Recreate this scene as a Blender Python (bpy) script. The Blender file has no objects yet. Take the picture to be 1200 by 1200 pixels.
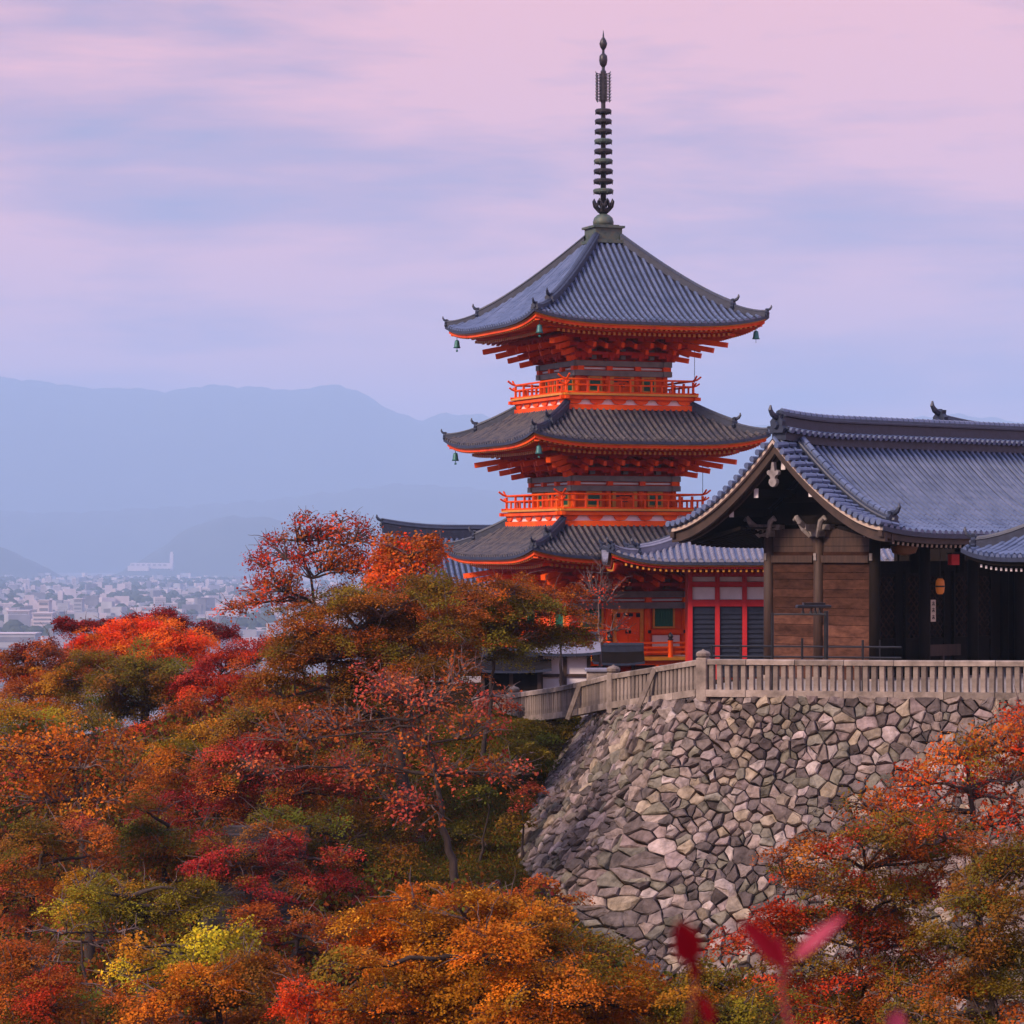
import bpy, math, random
import numpy as np
from mathutils import Vector, Matrix

random.seed(7)
RNG = np.random.default_rng(11)
SC = bpy.context.scene
COL = SC.collection
R_ = math.radians

# ------------------------------------------------------------------ camera
FPX = 3600.0          # focal length in pixels of a 1200 px wide picture
EYE = 5.0             # height of the lens
HOR = 650.0           # picture row of the horizon (1200 px picture)
cam_d = bpy.data.cameras.new('camera')
cam = bpy.data.objects.new('camera', cam_d); COL.objects.link(cam)
cam_d.sensor_width = 36.0
cam_d.lens = 36.0 * FPX / 1200.0
cam_d.shift_y = (HOR - 600.0) / 1200.0
cam_d.clip_start = 0.1
cam_d.clip_end = 60000
cam_d.dof.use_dof = True
cam_d.dof.focus_distance = 112.0
cam_d.dof.aperture_fstop = 5.6
cam.location = (0, 0, EYE)
cam.rotation_euler = (R_(90), 0, 0)
SC.camera = cam

# ------------------------------------------------------------------ world
SUN_EL, SUN_AZ = R_(34), R_(-128)      # azimuth from +Y towards +X: behind the camera, to the left
w = bpy.data.worlds.new('World'); SC.world = w
w.use_nodes = True
nt = w.node_tree; N = nt.nodes; Lk = nt.links
for n in list(N): N.remove(n)
out = N.new('ShaderNodeOutputWorld'); bg = N.new('ShaderNodeBackground')
bg.inputs['Strength'].default_value = 0.1
sky = N.new('ShaderNodeTexSky'); sky.sky_type = 'NISHITA'; sky.sun_disc = False
sky.sun_elevation = SUN_EL; sky.sun_rotation = SUN_AZ
tc = N.new('ShaderNodeTexCoord')
sep = N.new('ShaderNodeSeparateXYZ'); Lk.new(tc.outputs['Generated'], sep.inputs[0])
# cloud deck: broad soft streets, stretched along the horizon
mp = N.new('ShaderNodeMapping'); mp.inputs['Scale'].default_value = (4.0, 4.0, 17.0)
mp.inputs['Location'].default_value = (2.142, 4.898, 3.330)
mp.inputs['Rotation'].default_value = (0, R_(-9), 0)
Lk.new(tc.outputs['Generated'], mp.inputs[0])
n1 = N.new('ShaderNodeTexNoise'); n1.inputs['Scale'].default_value = 1.25
n1.inputs['Detail'].default_value = 5.0; n1.inputs['Roughness'].default_value = 0.55
n1.inputs['Distortion'].default_value = 0.35
Lk.new(mp.outputs[0], n1.inputs['Vector'])
mp2 = N.new('ShaderNodeMapping'); mp2.inputs['Scale'].default_value = (6, 6, 44)
Lk.new(tc.outputs['Generated'], mp2.inputs[0])
n2 = N.new('ShaderNodeTexNoise'); n2.inputs['Scale'].default_value = 1.6
n2.inputs['Detail'].default_value = 6.0; n2.inputs['Roughness'].default_value = 0.55
Lk.new(mp2.outputs[0], n2.inputs['Vector'])
# elevation term: pinker overhead, bluer low down
el = N.new('ShaderNodeMapRange'); el.inputs['From Min'].default_value = 0.03
el.inputs['From Max'].default_value = 0.175
el.inputs['To Min'].default_value = 0.18; el.inputs['To Max'].default_value = 0.44
Lk.new(sep.outputs['Z'], el.inputs['Value'])
def math_node(op, a, b):
    m = N.new('ShaderNodeMath'); m.operation = op
    for i, v in enumerate((a, b)):
        if isinstance(v, (int, float)): m.inputs[i].default_value = v
        else: Lk.new(v, m.inputs[i])
    return m.outputs[0]
f = math_node('MULTIPLY', math_node('SUBTRACT', n1.outputs['Fac'], 0.5), 3.1)
f = math_node('ADD', f, math_node('MULTIPLY', math_node('SUBTRACT', n2.outputs['Fac'], 0.5), 1.3))
f = math_node('ADD', math_node('ADD', f, 0.54), el.outputs[0])
f = math_node('ADD', f, math_node('MULTIPLY', sep.outputs['X'], 0.7))     # the afterglow lies to the right
cr = N.new('ShaderNodeValToRGB')
cr.color_ramp.elements[0].position = 0.0; cr.color_ramp.elements[0].color = (2.5, 2.6, 4.3, 1)
cr.color_ramp.elements[1].position = 1.0; cr.color_ramp.elements[1].color = (11.6, 5.2, 4.6, 1)
e = cr.color_ramp.elements.new(0.5); e.color = (6.3, 3.4, 4.2, 1)
Lk.new(f, cr.inputs[0])
zen = N.new('ShaderNodeMapRange'); zen.interpolation_type = 'SMOOTHSTEP'
zen.inputs['From Min'].default_value = 0.20; zen.inputs['From Max'].default_value = 0.75
zen.inputs['To Min'].default_value = 1.0; zen.inputs['To Max'].default_value = 1.10
Lk.new(sep.outputs['Z'], zen.inputs['Value'])
brt = N.new('ShaderNodeVectorMath'); brt.operation = 'SCALE'
zc = N.new('ShaderNodeMix'); zc.data_type = 'RGBA'; zc.inputs[7].default_value = (6.6, 6.8, 11.6, 1)
zf_ = N.new('ShaderNodeMapRange'); zf_.inputs['From Min'].default_value = 0.18; zf_.inputs['From Max'].default_value = 0.5
Lk.new(sep.outputs['Z'], zf_.inputs['Value']); Lk.new(zf_.outputs[0], zc.inputs[0]); Lk.new(cr.outputs[0], zc.inputs[6])
Lk.new(zc.outputs[2], brt.inputs[0]); Lk.new(zen.outputs[0], brt.inputs['Scale'])
mx = N.new('ShaderNodeMix'); mx.data_type = 'RGBA'; mx.inputs[0].default_value = 0.88
Lk.new(sky.outputs[0], mx.inputs[6]); Lk.new(brt.outputs[0], mx.inputs[7])
Lk.new(mx.outputs[2], bg.inputs['Color']); Lk.new(bg.outputs[0], out.inputs[0])

sd = bpy.data.lights.new('sun', 'SUN'); sd.energy = 5.0; sd.angle = R_(13); sd.color = (1.0, 0.74, 0.56)
so = bpy.data.objects.new('sun', sd); COL.objects.link(so)
_d = Vector((math.sin(SUN_AZ) * math.cos(SUN_EL), math.cos(SUN_AZ) * math.cos(SUN_EL), math.sin(SUN_EL)))
so.rotation_euler = _d.to_track_quat('Z', 'Y').to_euler()
so.location = (-60, -60, 90)

SC.view_settings.view_transform = 'Standard'; SC.view_settings.look = 'None'
SC.view_settings.exposure = 0.15; SC.view_settings.gamma = 1.0
SC.view_settings.use_curve_mapping = False
SC.render.engine = 'CYCLES'
SC.cycles.use_denoising = True
SC.cycles.max_bounces = 6; SC.cycles.diffuse_bounces = 3; SC.cycles.glossy_bounces = 2
SC.cycles.transmission_bounces = 3; SC.cycles.volume_bounces = 1
SC.cycles.caustics_reflective = False; SC.cycles.caustics_refractive = False

def P(px, py, Y):
    """the point seen at (px, py) of the 1200 px photograph at depth Y"""
    return Vector(((px - 600.0) / FPX * Y, Y, EYE + (HOR - py) / FPX * Y))

# ------------------------------------------------------------------ helpers
def tag(o, label=None, cat=None, group=None, kind=None):
    if label: o['label'] = label
    if cat: o['category'] = cat
    if group: o['group'] = group
    if kind: o['kind'] = kind
    return o

def thing(name, label, cat, loc=(0, 0, 0), rz=0.0, group=None):
    o = bpy.data.objects.new(name, None); COL.objects.link(o)
    o.location = loc; o.rotation_euler = (0, 0, rz); o.empty_display_size = 0.5
    return tag(o, label, cat, group)

def base_z(p):
    z = 0.0
    while p is not None:
        z += p.location.z; p = p.parent
    return z

class MB:
    """collects shapes, then links them as one mesh object (heights are absolute)"""
    def __init__(s): s.v = []; s.f = []
    def add(s, vs, fs):
        o = len(s.v); s.v.extend([tuple(v) for v in vs]); s.f.extend([tuple(i + o for i in f) for f in fs])
    def box(s, c, d, rz=0.0, ch=0.0):
        x, y, z = d[0] / 2, d[1] / 2, d[2] / 2
        cs, sn = math.cos(rz), math.sin(rz)
        def T(a, b, e): return (c[0] + a * cs - b * sn, c[1] + a * sn + b * cs, c[2] + e)
        if ch <= 0:
            v = [T(a, b, e) for e in (-z, z) for a, b in ((-x, -y), (x, -y), (x, y), (-x, y))]
            s.add(v, [(3, 2, 1, 0), (4, 5, 6, 7), (0, 1, 5, 4), (1, 2, 6, 5), (2, 3, 7, 6), (3, 0, 4, 7)])
        else:
            k = ch
            ring = [(-x, -y + k), (-x + k, -y), (x - k, -y), (x, -y + k), (x, y - k), (x - k, y), (-x + k, y), (-x, y - k)]
            sc = lambda q: (q[0] * (1 - k / max(x, 1e-6)), q[1] * (1 - k / max(y, 1e-6)))
            v = [T(*ring[i], -z) for i in range(8)] + [T(*ring[i], z - k) for i in range(8)] + [T(*sc(ring[i]), z) for i in range(8)]
            fs = [tuple(range(7, -1, -1)), tuple(range(16, 24))]
            for r in (0, 8):
                for i in range(8):
                    j = (i + 1) % 8; fs.append((r + i, r + j, r + 8 + j, r + 8 + i))
            s.add(v, fs)
    def bar(s, p, q, wd, h):
        p = Vector(p); q = Vector(q); t = (q - p).normalized()
        up = Vector((0, 0, 1)) if abs(t.z) < 0.95 else Vector((0, 1, 0))
        sd_ = t.cross(up).normalized(); u = sd_.cross(t).normalized()
        v = []
        for b in (p, q):
            for a, c in ((-1, -1), (1, -1), (1, 1), (-1, 1)):
                v.append(b + sd_ * (a * wd / 2) + u * (c * h / 2))
        s.add(v, [(0, 1, 2, 3), (7, 6, 5, 4), (0, 4, 5, 1), (1, 5, 6, 2), (2, 6, 7, 3), (3, 7, 4, 0)])
    def tube(s, pts, rad, n=8, cap=True):
        pts = [Vector(p) for p in pts]
        if not isinstance(rad, (list, tuple)): rad = [rad] * len(pts)
        o = len(s.v); ref = None
        for i, p in enumerate(pts):
            t = (pts[min(i + 1, len(pts) - 1)] - pts[max(i - 1, 0)])
            if t.length < 1e-9: t = Vector((0, 0, 1))
            t.normalize()
            if ref is None:
                ref = t.orthogonal().normalized()
            else:
                ref = (ref - t * ref.dot(t))
                ref = ref.normalized() if ref.length > 1e-6 else t.orthogonal().normalized()
            b = t.cross(ref)
            for k in range(n):
                a = 2 * math.pi * k / n
                q = p + (ref * math.cos(a) + b * math.sin(a)) * rad[i]
                s.v.append((q.x, q.y, q.z))
        for i in range(len(pts) - 1):
            for k in range(n):
                k2 = (k + 1) % n
                s.f.append((o + i * n + k, o + i * n + k2, o + (i + 1) * n + k2, o + (i + 1) * n + k))
        if cap:
            s.f.append(tuple(o + k for k in range(n - 1, -1, -1)))
            e_ = o + (len(pts) - 1) * n
            s.f.append(tuple(e_ + k for k in range(n)))
    def sweep(s, pts, prof, cap=True):
        """closed profile (side, up) carried along a path, up stays vertical"""
        pts = [Vector(p) for p in pts]; n = len(prof); o = len(s.v)
        for i, p in enumerate(pts):
            t = pts[min(i + 1, len(pts) - 1)] - pts[max(i - 1, 0)]
            sd_ = t.cross(Vector((0, 0, 1)))
            sd_ = sd_.normalized() if sd_.length > 1e-6 else Vector((1, 0, 0))
            for a, b in prof:
                q = p + sd_ * a + Vector((0, 0, b)); s.v.append((q.x, q.y, q.z))
        for i in range(len(pts) - 1):
            for k in range(n):
                k2 = (k + 1) % n
                s.f.append((o + i * n + k, o + i * n + k2, o + (i + 1) * n + k2, o + (i + 1) * n + k))
        if cap:
            s.f.append(tuple(o + k for k in range(n - 1, -1, -1)))
            e_ = o + (len(pts) - 1) * n; s.f.append(tuple(e_ + k for k in range(n)))
    def lathe(s, prof, c=(0, 0, 0), n=16):
        o = len(s.v)
        for r, z in prof:
            for k in range(n):
                a = 2 * math.pi * k / n; s.v.append((c[0] + r * math.cos(a), c[1] + r * math.sin(a), c[2] + z))
        for i in range(len(prof) - 1):
            for k in range(n):
                k2 = (k + 1) % n
                s.f.append((o + i * n + k, o + i * n + k2, o + (i + 1) * n + k2, o + (i + 1) * n + k))
        s.f.append(tuple(o + k for k in range(n - 1, -1, -1)))
        e_ = o + (len(prof) - 1) * n; s.f.append(tuple(e_ + k for k in range(n)))
    def prism(s, outl, M, th):
        """outline in the matrix' xz plane, thickness along its y"""
        n = len(outl)
        v = [M @ Vector((a, -th / 2, b)) for a, b in outl] + [M @ Vector((a, th / 2, b)) for a, b in outl]
        fs = [tuple(range(n)), tuple(range(2 * n - 1, n - 1, -1))]
        for i in range(n):
            j = (i + 1) % n; fs.append((j, i, n + i, n + j))
        s.add(v, fs)
    def grid(s, fn, us, ws):
        o = len(s.v); nw = len(ws)
        for u in us:
            for w_ in ws: s.v.append(tuple(fn(u, w_)))
        for i in range(len(us) - 1):
            for j in range(nw - 1):
                s.f.append((o + i * nw + j, o + (i + 1) * nw + j, o + (i + 1) * nw + j + 1, o + i * nw + j + 1))
    def build(s, name, mat, parent=None, smooth=False):
        me = bpy.data.meshes.new(name)
        dz = base_z(parent) if parent is not None else 0.0
        vs = s.v if dz == 0 else [(a, b, c - dz) for a, b, c in s.v]
        me.from_pydata(vs, [], s.f); me.update()
        me.materials.append(mat)
        if smooth: me.polygons.foreach_set('use_smooth', [True] * len(me.polygons))
        o = bpy.data.objects.new(name, me); COL.objects.link(o)
        if parent is not None: o.parent = parent
        return o

# ------------------------------------------------------------------ materials
def new_mat(name):
    m = bpy.data.materials.new(name); m.use_nodes = True
    t = m.node_tree
    for n in list(t.nodes): t.nodes.remove(n)
    o = t.nodes.new('ShaderNodeOutputMaterial'); b = t.nodes.new('ShaderNodeBsdfPrincipled')
    t.links.new(b.outputs[0], o.inputs[0])
    return m, t, b

def noisy(name, cols, scale=2.0, rough=0.7, stretch=(1, 1, 1), detail=6, contrast=1.0, bump=0.0, bscale=20.0, metallic=0.0, spec=0.5, objvar=0.0):
    """noise-mottled surface between the listed colours"""
    m, t, b = new_mat(name)
    tc_ = t.nodes.new('ShaderNodeTexCoord'); mp_ = t.nodes.new('ShaderNodeMapping')
    mp_.inputs['Scale'].default_value = stretch
    t.links.new(tc_.outputs['Object'], mp_.inputs[0])
    n_ = t.nodes.new('ShaderNodeTexNoise'); n_.inputs['Scale'].default_value = scale
    n_.inputs['Detail'].default_value = detail; n_.inputs['Roughness'].default_value = 0.6
    t.links.new(mp_.outputs[0], n_.inputs['Vector'])
    r = t.nodes.new('ShaderNodeValToRGB')
    els = r.color_ramp.elements
    lo, hi = 0.5 - 0.22 / contrast, 0.5 + 0.22 / contrast
    k = len(cols)
    els[0].position = lo; els[0].color = (*cols[0], 1); els[1].position = hi; els[1].color = (*cols[-1], 1)
    for i in range(1, k - 1):
        e_ = els.new(lo + (hi - lo) * i / (k - 1)); e_.color = (*cols[i], 1)
    t.links.new(n_.outputs['Fac'], r.inputs[0])
    colour = r.outputs[0]
    if objvar > 0:      # every piece its own shade
        oi = t.nodes.new('ShaderNodeObjectInfo'); mr = t.nodes.new('ShaderNodeMapRange')
        mr.inputs['To Min'].default_value = 1 - objvar; mr.inputs['To Max'].default_value = 1 + objvar * .6
        t.links.new(oi.outputs['Random'], mr.inputs['Value'])
        vm = t.nodes.new('ShaderNodeVectorMath'); vm.operation = 'SCALE'
        t.links.new(colour, vm.inputs[0]); t.links.new(mr.outputs[0], vm.inputs['Scale']); colour = vm.outputs[0]
    t.links.new(colour, b.inputs['Base Color'])
    b.inputs['Roughness'].default_value = rough; b.inputs['Metallic'].default_value = metallic
    b.inputs['Specular IOR Level'].default_value = spec
    if bump > 0:
        n2_ = t.nodes.new('ShaderNodeTexNoise'); n2_.inputs['Scale'].default_value = bscale; n2_.inputs['Detail'].default_value = 5
        t.links.new(mp_.outputs[0], n2_.inputs['Vector'])
        bp = t.nodes.new('ShaderNodeBump'); bp.inputs['Strength'].default_value = bump; bp.inputs['Distance'].default_value = 0.03
        t.links.new(n2_.outputs['Fac'], bp.inputs['Height']); t.links.new(bp.outputs[0], b.inputs['Normal'])
    return m

def attr_mat(name, rough=0.8, trans=0.0, vary=0.0, vscale=6.0, bump=0.0, spec=0.3, stretch=(1, 1, 1)):
    """colour of its own per leaf or stone, stored in the attribute 'tint'"""
    m, t, b = new_mat(name)
    a = t.nodes.new('ShaderNodeAttribute'); a.attribute_name = 'tint'
    colour = a.outputs['Color']
    if vary > 0:
        tc_ = t.nodes.new('ShaderNodeTexCoord')
        n_ = t.nodes.new('ShaderNodeTexNoise'); n_.inputs['Scale'].default_value = vscale; n_.inputs['Detail'].default_value = 8
        n_.inputs['Roughness'].default_value = 0.65
        mp_ = t.nodes.new('ShaderNodeMapping'); mp_.inputs['Scale'].default_value = stretch
        t.links.new(tc_.outputs['Object'], mp_.inputs[0]); t.links.new(mp_.outputs[0], n_.inputs['Vector'])
        mr = t.nodes.new('ShaderNodeMapRange'); mr.inputs['From Min'].default_value = 0.3; mr.inputs['From Max'].default_value = 0.7
        mr.inputs['To Min'].default_value = 1 - vary; mr.inputs['To Max'].default_value = 1 + vary
        t.links.new(n_.outputs['Fac'], mr.inputs['Value'])
        vm = t.nodes.new('ShaderNodeVectorMath'); vm.operation = 'SCALE'
        t.links.new(colour, vm.inputs[0]); t.links.new(mr.outputs[0], vm.inputs['Scale'])
        colour = vm.outputs[0]
        if bump > 0:
            n3 = t.nodes.new('ShaderNodeTexNoise'); n3.inputs['Scale'].default_value = vscale * 1.6; n3.inputs['Detail'].default_value = 6
            t.links.new(tc_.outputs['Object'], n3.inputs['Vector'])
            bp = t.nodes.new('ShaderNodeBump'); bp.inputs['Strength'].default_value = bump; bp.inputs['Distance'].default_value = 0.06
            t.links.new(n3.outputs['Fac'], bp.inputs['Height']); t.links.new(bp.outputs[0], b.inputs['Normal'])
    t.links.new(colour, b.inputs['Base Color'])
    b.inputs['Roughness'].default_value = rough; b.inputs['Specular IOR Level'].default_value = spec
    if trans > 0:
        tr = t.nodes.new('ShaderNodeBsdfTranslucent'); t.links.new(colour, tr.inputs['Color'])
        ms = t.nodes.new('ShaderNodeMixShader'); ms.inputs[0].default_value = trans
        o = [n for n in t.nodes if n.type == 'OUTPUT_MATERIAL'][0]
        t.links.new(b.outputs[0], ms.inputs[1]); t.links.new(tr.outputs[0], ms.inputs[2]); t.links.new(ms.outputs[0], o.inputs[0])
    return m

M = {}
M['tile'] = noisy('roof_tile', [(0.042, 0.064, 0.135), (0.075, 0.105, 0.195), (0.115, 0.145, 0.25)], 1.3, 0.38, (1, 1, 1), 8, 0.9, 0.15, 14, spec=0.7)
M['tile_worn'] = noisy('worn_roof_tile', [(0.020, 0.023, 0.040), (0.052, 0.054, 0.076), (0.102, 0.092, 0.096), (0.048, 0.053, 0.082)], 2.2, 0.5, (1, 1, 1), 9, 0.8, 0.4, 14)
M['tile_pan'] = noisy('pan_tile', [(0.006, 0.007, 0.012), (0.020, 0.021, 0.032)], 3.0, 0.6, bump=0.3)
M['tile_dark'] = noisy('ridge_tile', [(0.010, 0.016, 0.036), (0.027, 0.037, 0.074)], 4.0, 0.5, bump=0.3)
M['tile_pale'] = noisy('pale_roof_tile', [(0.16, 0.16, 0.21), (0.25, 0.245, 0.30)], 3.0, 0.45, bump=0.2)
M['red'] = noisy('vermilion_paint', [(0.36, 0.022, 0.004), (0.74, 0.066, 0.004), (0.85, 0.095, 0.004), (0.88, 0.15, 0.006)],  1.1, 0.55, bump=0.1, spec=0.2, contrast=0.8)
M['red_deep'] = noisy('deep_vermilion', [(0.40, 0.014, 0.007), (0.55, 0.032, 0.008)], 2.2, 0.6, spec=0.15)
M['crimson'] = noisy('crimson_paint', [(0.46, 0.020, 0.028), (0.58, 0.032, 0.038)], 2.0, 0.6, spec=0.2)
M['gold'] = noisy('ochre_paint', [(0.55, 0.20, 0.015), (0.70, 0.30, 0.03)], 3.0, 0.45)
M['grey_wood'] = noisy('painted_grey_beam', [(0.12, 0.125, 0.125), (0.21, 0.205, 0.20)], 2.5, 0.7)
M['white'] = noisy('white_plaster', [(0.62, 0.55, 0.56), (0.76, 0.70, 0.70)], 1.5, 0.85)
M['green'] = noisy('green_lattice', [(0.006, 0.10, 0.055), (0.012, 0.16, 0.085)], 4, 0.5)
M['navy'] = noisy('blue_black_shutter', [(0.010, 0.014, 0.030), (0.022, 0.030, 0.058)], 3, 0.5)
M['bronze'] = noisy('dark_bronze', [(0.020, 0.022, 0.030), (0.055, 0.050, 0.055)], 5, 0.45, metallic=0.4)
M['verdigris'] = noisy('verdigris_bronze', [(0.030, 0.055, 0.055), (0.075, 0.105, 0.090), (0.11, 0.10, 0.07)], 4, 0.6, metallic=0.2)
M['bell'] = noisy('bell_verdigris', [(0.02, 0.11, 0.11), (0.05, 0.18, 0.17)], 6, 0.5, metallic=0.3)
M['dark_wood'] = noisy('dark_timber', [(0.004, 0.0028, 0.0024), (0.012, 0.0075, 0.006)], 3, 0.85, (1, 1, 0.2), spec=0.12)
M['brown_wood'] = noisy('brown_timber', [(0.020, 0.009, 0.006), (0.060, 0.028, 0.019)], 3, 0.7, (3, 3, 0.3), bump=0.3)
M['plank'] = noisy('weathered_plank', [(0.018, 0.008, 0.006), (0.085, 0.040, 0.025), (0.21, 0.115, 0.078)], 1.1, 0.9, (3, 0.7, 3.2), 10, 0.85, 0.5, 8, spec=0.15)
M['barge'] = noisy('bargeboard_timber', [(0.022, 0.012, 0.009), (0.055, 0.030, 0.022)], 3, 0.7)
M['pale_trim'] = noisy('pale_trim', [(0.40, 0.30, 0.24), (0.52, 0.42, 0.36)], 3, 0.7)
M['carved'] = noisy('pale_carved_wood', [(0.12, 0.10, 0.095), (0.28, 0.25, 0.245)], 5, 0.75)
M['iron'] = noisy('black_iron', [(0.008, 0.008, 0.010), (0.020, 0.020, 0.026)], 6, 0.45, metallic=0.5)
M['granite'] = noisy('weathered_granite', [(0.085, 0.070, 0.058), (0.26, 0.21, 0.18), (0.42, 0.345, 0.30)], 1.9, 0.9, (1, 1, 1), 10, 0.8, 0.6, 18, spec=0.2, objvar=0.35)
M['granite_dark'] = noisy('shaded_granite', [(0.03, 0.027, 0.02), (0.085, 0.07, 0.058), (0.15, 0.125, 0.105)], 2.6, 0.85, (1, 1, 1), 9, 0.85, 0.5, 18)  # granite copy with the far fence end's shadow put into its colour
M['gravel'] = noisy('terrace_gravel', [(0.20, 0.17, 0.15), (0.32, 0.28, 0.25)], 3, 0.9)
M['soil'] = noisy('forest_floor', [(0.008, 0.006, 0.004), (0.030, 0.015, 0.006), (0.018, 0.018, 0.006)], 0.9, 1.0, bump=0.5, bscale=6, spec=0.0)
M['bark_twig'] = noisy('grey_twig', [(0.07, 0.045, 0.040), (0.17, 0.115, 0.105)], 4, 0.9)
M['bark'] = noisy('dark_bark', [(0.018, 0.011, 0.009), (0.055, 0.034, 0.027)], 5, 0.9, (1, 1, 0.3), bump=0.4)
M['bark_pale'] = noisy('pale_bark', [(0.10, 0.065, 0.055), (0.24, 0.17, 0.15)], 4, 0.9, (1, 1, 0.3), bump=0.3)
M['leaf'] = attr_mat('autumn_leaf', 0.7, 0.30, spec=0.08)
M['board'] = attr_mat('weathered_board', 0.9, 0.0, 0.55, 2.2, 0.3, 0.1, (1, 0.8, 2.4))
M['stone'] = attr_mat('rubble_stone', 0.88, 0.0, 0.55, 3.2, 0.9, spec=0.12)
M['concrete'] = noisy('pale_concrete', [(0.42, 0.36, 0.38), (0.56, 0.48, 0.50)], 0.05, 0.8)
M['concrete_grey'] = noisy('grey_concrete', [(0.25, 0.25, 0.28), (0.40, 0.39, 0.42)], 0.05, 0.8)
M['city_roof'] = noisy('town_roof', [(0.10, 0.10, 0.13), (0.22, 0.21, 0.25)], 0.05, 0.8)
M['city_floor'] = noisy('town_ground', [(0.045, 0.055, 0.05), (0.13, 0.13, 0.14), (0.22, 0.21, 0.22)], 0.012, 0.9)
M['forest_far'] = noisy('far_forest', [(0.020, 0.030, 0.022), (0.045, 0.055, 0.035)], 0.004, 0.95)

def lamp_mat(name, col, s):
    m, t, b = new_mat(name)
    b.inputs['Base Color'].default_value = (*col, 1); b.inputs['Emission Color'].default_value = (*col, 1)
    b.inputs['Emission Strength'].default_value = s
    return m
M['dull_gold'] = noisy('dark_bronze_gold', [(0.10, 0.030, 0.006), (0.20, 0.07, 0.012)], 5, 0.5)  # gold darkened evenly to a bronze brown
M['lamp'] = lamp_mat('lantern_paper', (0.45, 0.12, 0.015), 0.18)

# ------------------------------------------------------------------ terrain
def sstep(a, b, x):
    t = min(1.0, max(0.0, (x - a) / (b - a))); return t * t * (3 - 2 * t)

def lump(x, y):
    return (math.sin(x * 0.31 + 1.3) * math.cos(y * 0.23 + 0.4) * 0.5 + math.sin(x * 0.11 - y * 0.13) * 0.9)

def ground_z(x, y):
    # lookout hill at the camera, a dell, then the temple slope, then the drop to the city basin
    if y < 5.5: near = 3.35
    else: near = 3.35 - 15.6 * sstep(5.5, 34, y)
    z = near
    if y > 34:
        z = -12.25 + 6.7 * sstep(34, 99, y) ** 1.3
    if y > 97:
        up = 4.5 * sstep(97, 114, y)
        z += up
    if 40 < y < 118: z -= 2.2 * sstep(0.5, 4.5, x) * sstep(50, 78, y)
    z += lump(x, y) * 0.35 * sstep(8, 20, y)
    if y > 40:
        z -= 4.0 * sstep(-6, -24, x) * sstep(40, 90, y)
    if y > 165:
        z -= 74.0 * sstep(165, 900, y) ** 0.6
    elif x < -14 and y > 120:
        pass
    side = max(0.0, abs(x) - 60.0)
    if y < 900: z -= 0.10 * side * sstep(1, 0, 0) if False else 0
    return max(-75.0, z)

ys = [-60, -30, -12, 0, 3, 5.5] + [5.5 + 1.2 * i for i in range(1, 26)] + [37 + 1.6 * i for i in range(0, 85)] 
y = ys[-1]
while y < 25500:
    y *= 1.13; ys.append(min(y, 25300))
nx = 120
gmb = MB(); rows = []
for yy in ys:
    half = max(60.0, min(9500.0, yy * 0.55 + 40))
    for i in range(nx + 1):
        s = (i / nx) * 2 - 1
        x = half * (0.35 * s + 0.65 * s ** 3) if yy < 600 else half * s
        gmb.v.append((x, yy, ground_z(x, yy)))
for r in range(len(ys) - 1):
    for i in range(nx):
        a = r * (nx + 1) + i
        gmb.f.append((a, a + 1, a + nx + 2, a + nx + 1))
go = gmb.build('ground', M['soil'], None, True); tag(go, kind='structure')
# the basin floor is town and fields, not forest floor
go.data.materials.append(M['city_floor'])
mi = [1 if max(gmb.v[i][1] for i in f_) > 900 else 0 for f_ in gmb.f]
go.data.polygons.foreach_set('material_index', mi)

def fbm1(x, seed):
    v = 0; a = 1; fq = 1
    for k in range(5):
        v += a * math.sin(x * fq + seed * (k + 1.7)) * math.cos(x * fq * 0.63 - seed * 0.9); a *= 0.5; fq *= 2.03
    return v

def mountain(name, Y, pts, depth, rough, seed, x0=-300, x1=1500, steps=260):
    """a range at distance Y whose crest passes the listed picture heights; outside the frame it goes on alike"""
    mb = MB()
    xs = [p[0] for p in pts]; yv = [p[1] for p in pts]
    nw = 40
    for i in range(steps + 1):
        px = x0 + (x1 - x0) * i / steps
        py = float(np.interp(px, xs, yv))
        X = (px - 600) / FPX * Y
        top = EYE + (HOR - py) / FPX * Y + fbm1(px * 0.09, seed) * rough
        for j in range(nw + 1):
            q = j / nw * 2 - 1
            yy = Y + q * depth
            fall = (0.5 + 0.5 * math.cos(math.pi * q)) ** 0.8
            spur = fbm1(X * 0.0045 + yy * 0.0021, seed + 3) * rough * 2.2 * math.sin(math.pi * abs(q)) ** 2
            z = -78 + (top + 78) * fall + spur
            mb.v.append((X * (yy / Y) ** 0.0, yy, max(z, -78)))
    for i in range(steps):
        for j in range(nw):
            a = i * (nw + 1) + j
            mb.f.append((a, a + nw + 1, a + nw + 2, a + 1))
    o = mb.build(name, M['forest_far'], None, True)
    return tag(o, kind='structure')
mountain('mountains', 20000, [(-600, 470), (-150, 432), (0, 441), (30, 445), (60, 448), (110, 456), (130, 458), (165, 456), (195, 459), (225, 455), (250, 451), (275, 453), (310, 456), (345, 460), (370, 453), (400, 451), (420, 458), (445, 472), (470, 486), (495, 494), (520, 487), (560, 486), (620, 496), (720, 505), (900, 500), (1040, 496), (1118, 486), (1160, 491), (1250, 500), (1800, 480)], 3900, 12, 1.3)
mountain('foothills', 15200, [(-600, 600), (0, 597), (60, 601), (100, 602), (160, 596), (220, 592), (280, 590), (335, 584), (380, 577), (430, 571), (480, 568), (540, 571), (600, 575), (760, 590), (1000, 570), (1300, 590)], 1800, 10, 4.1)
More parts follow.
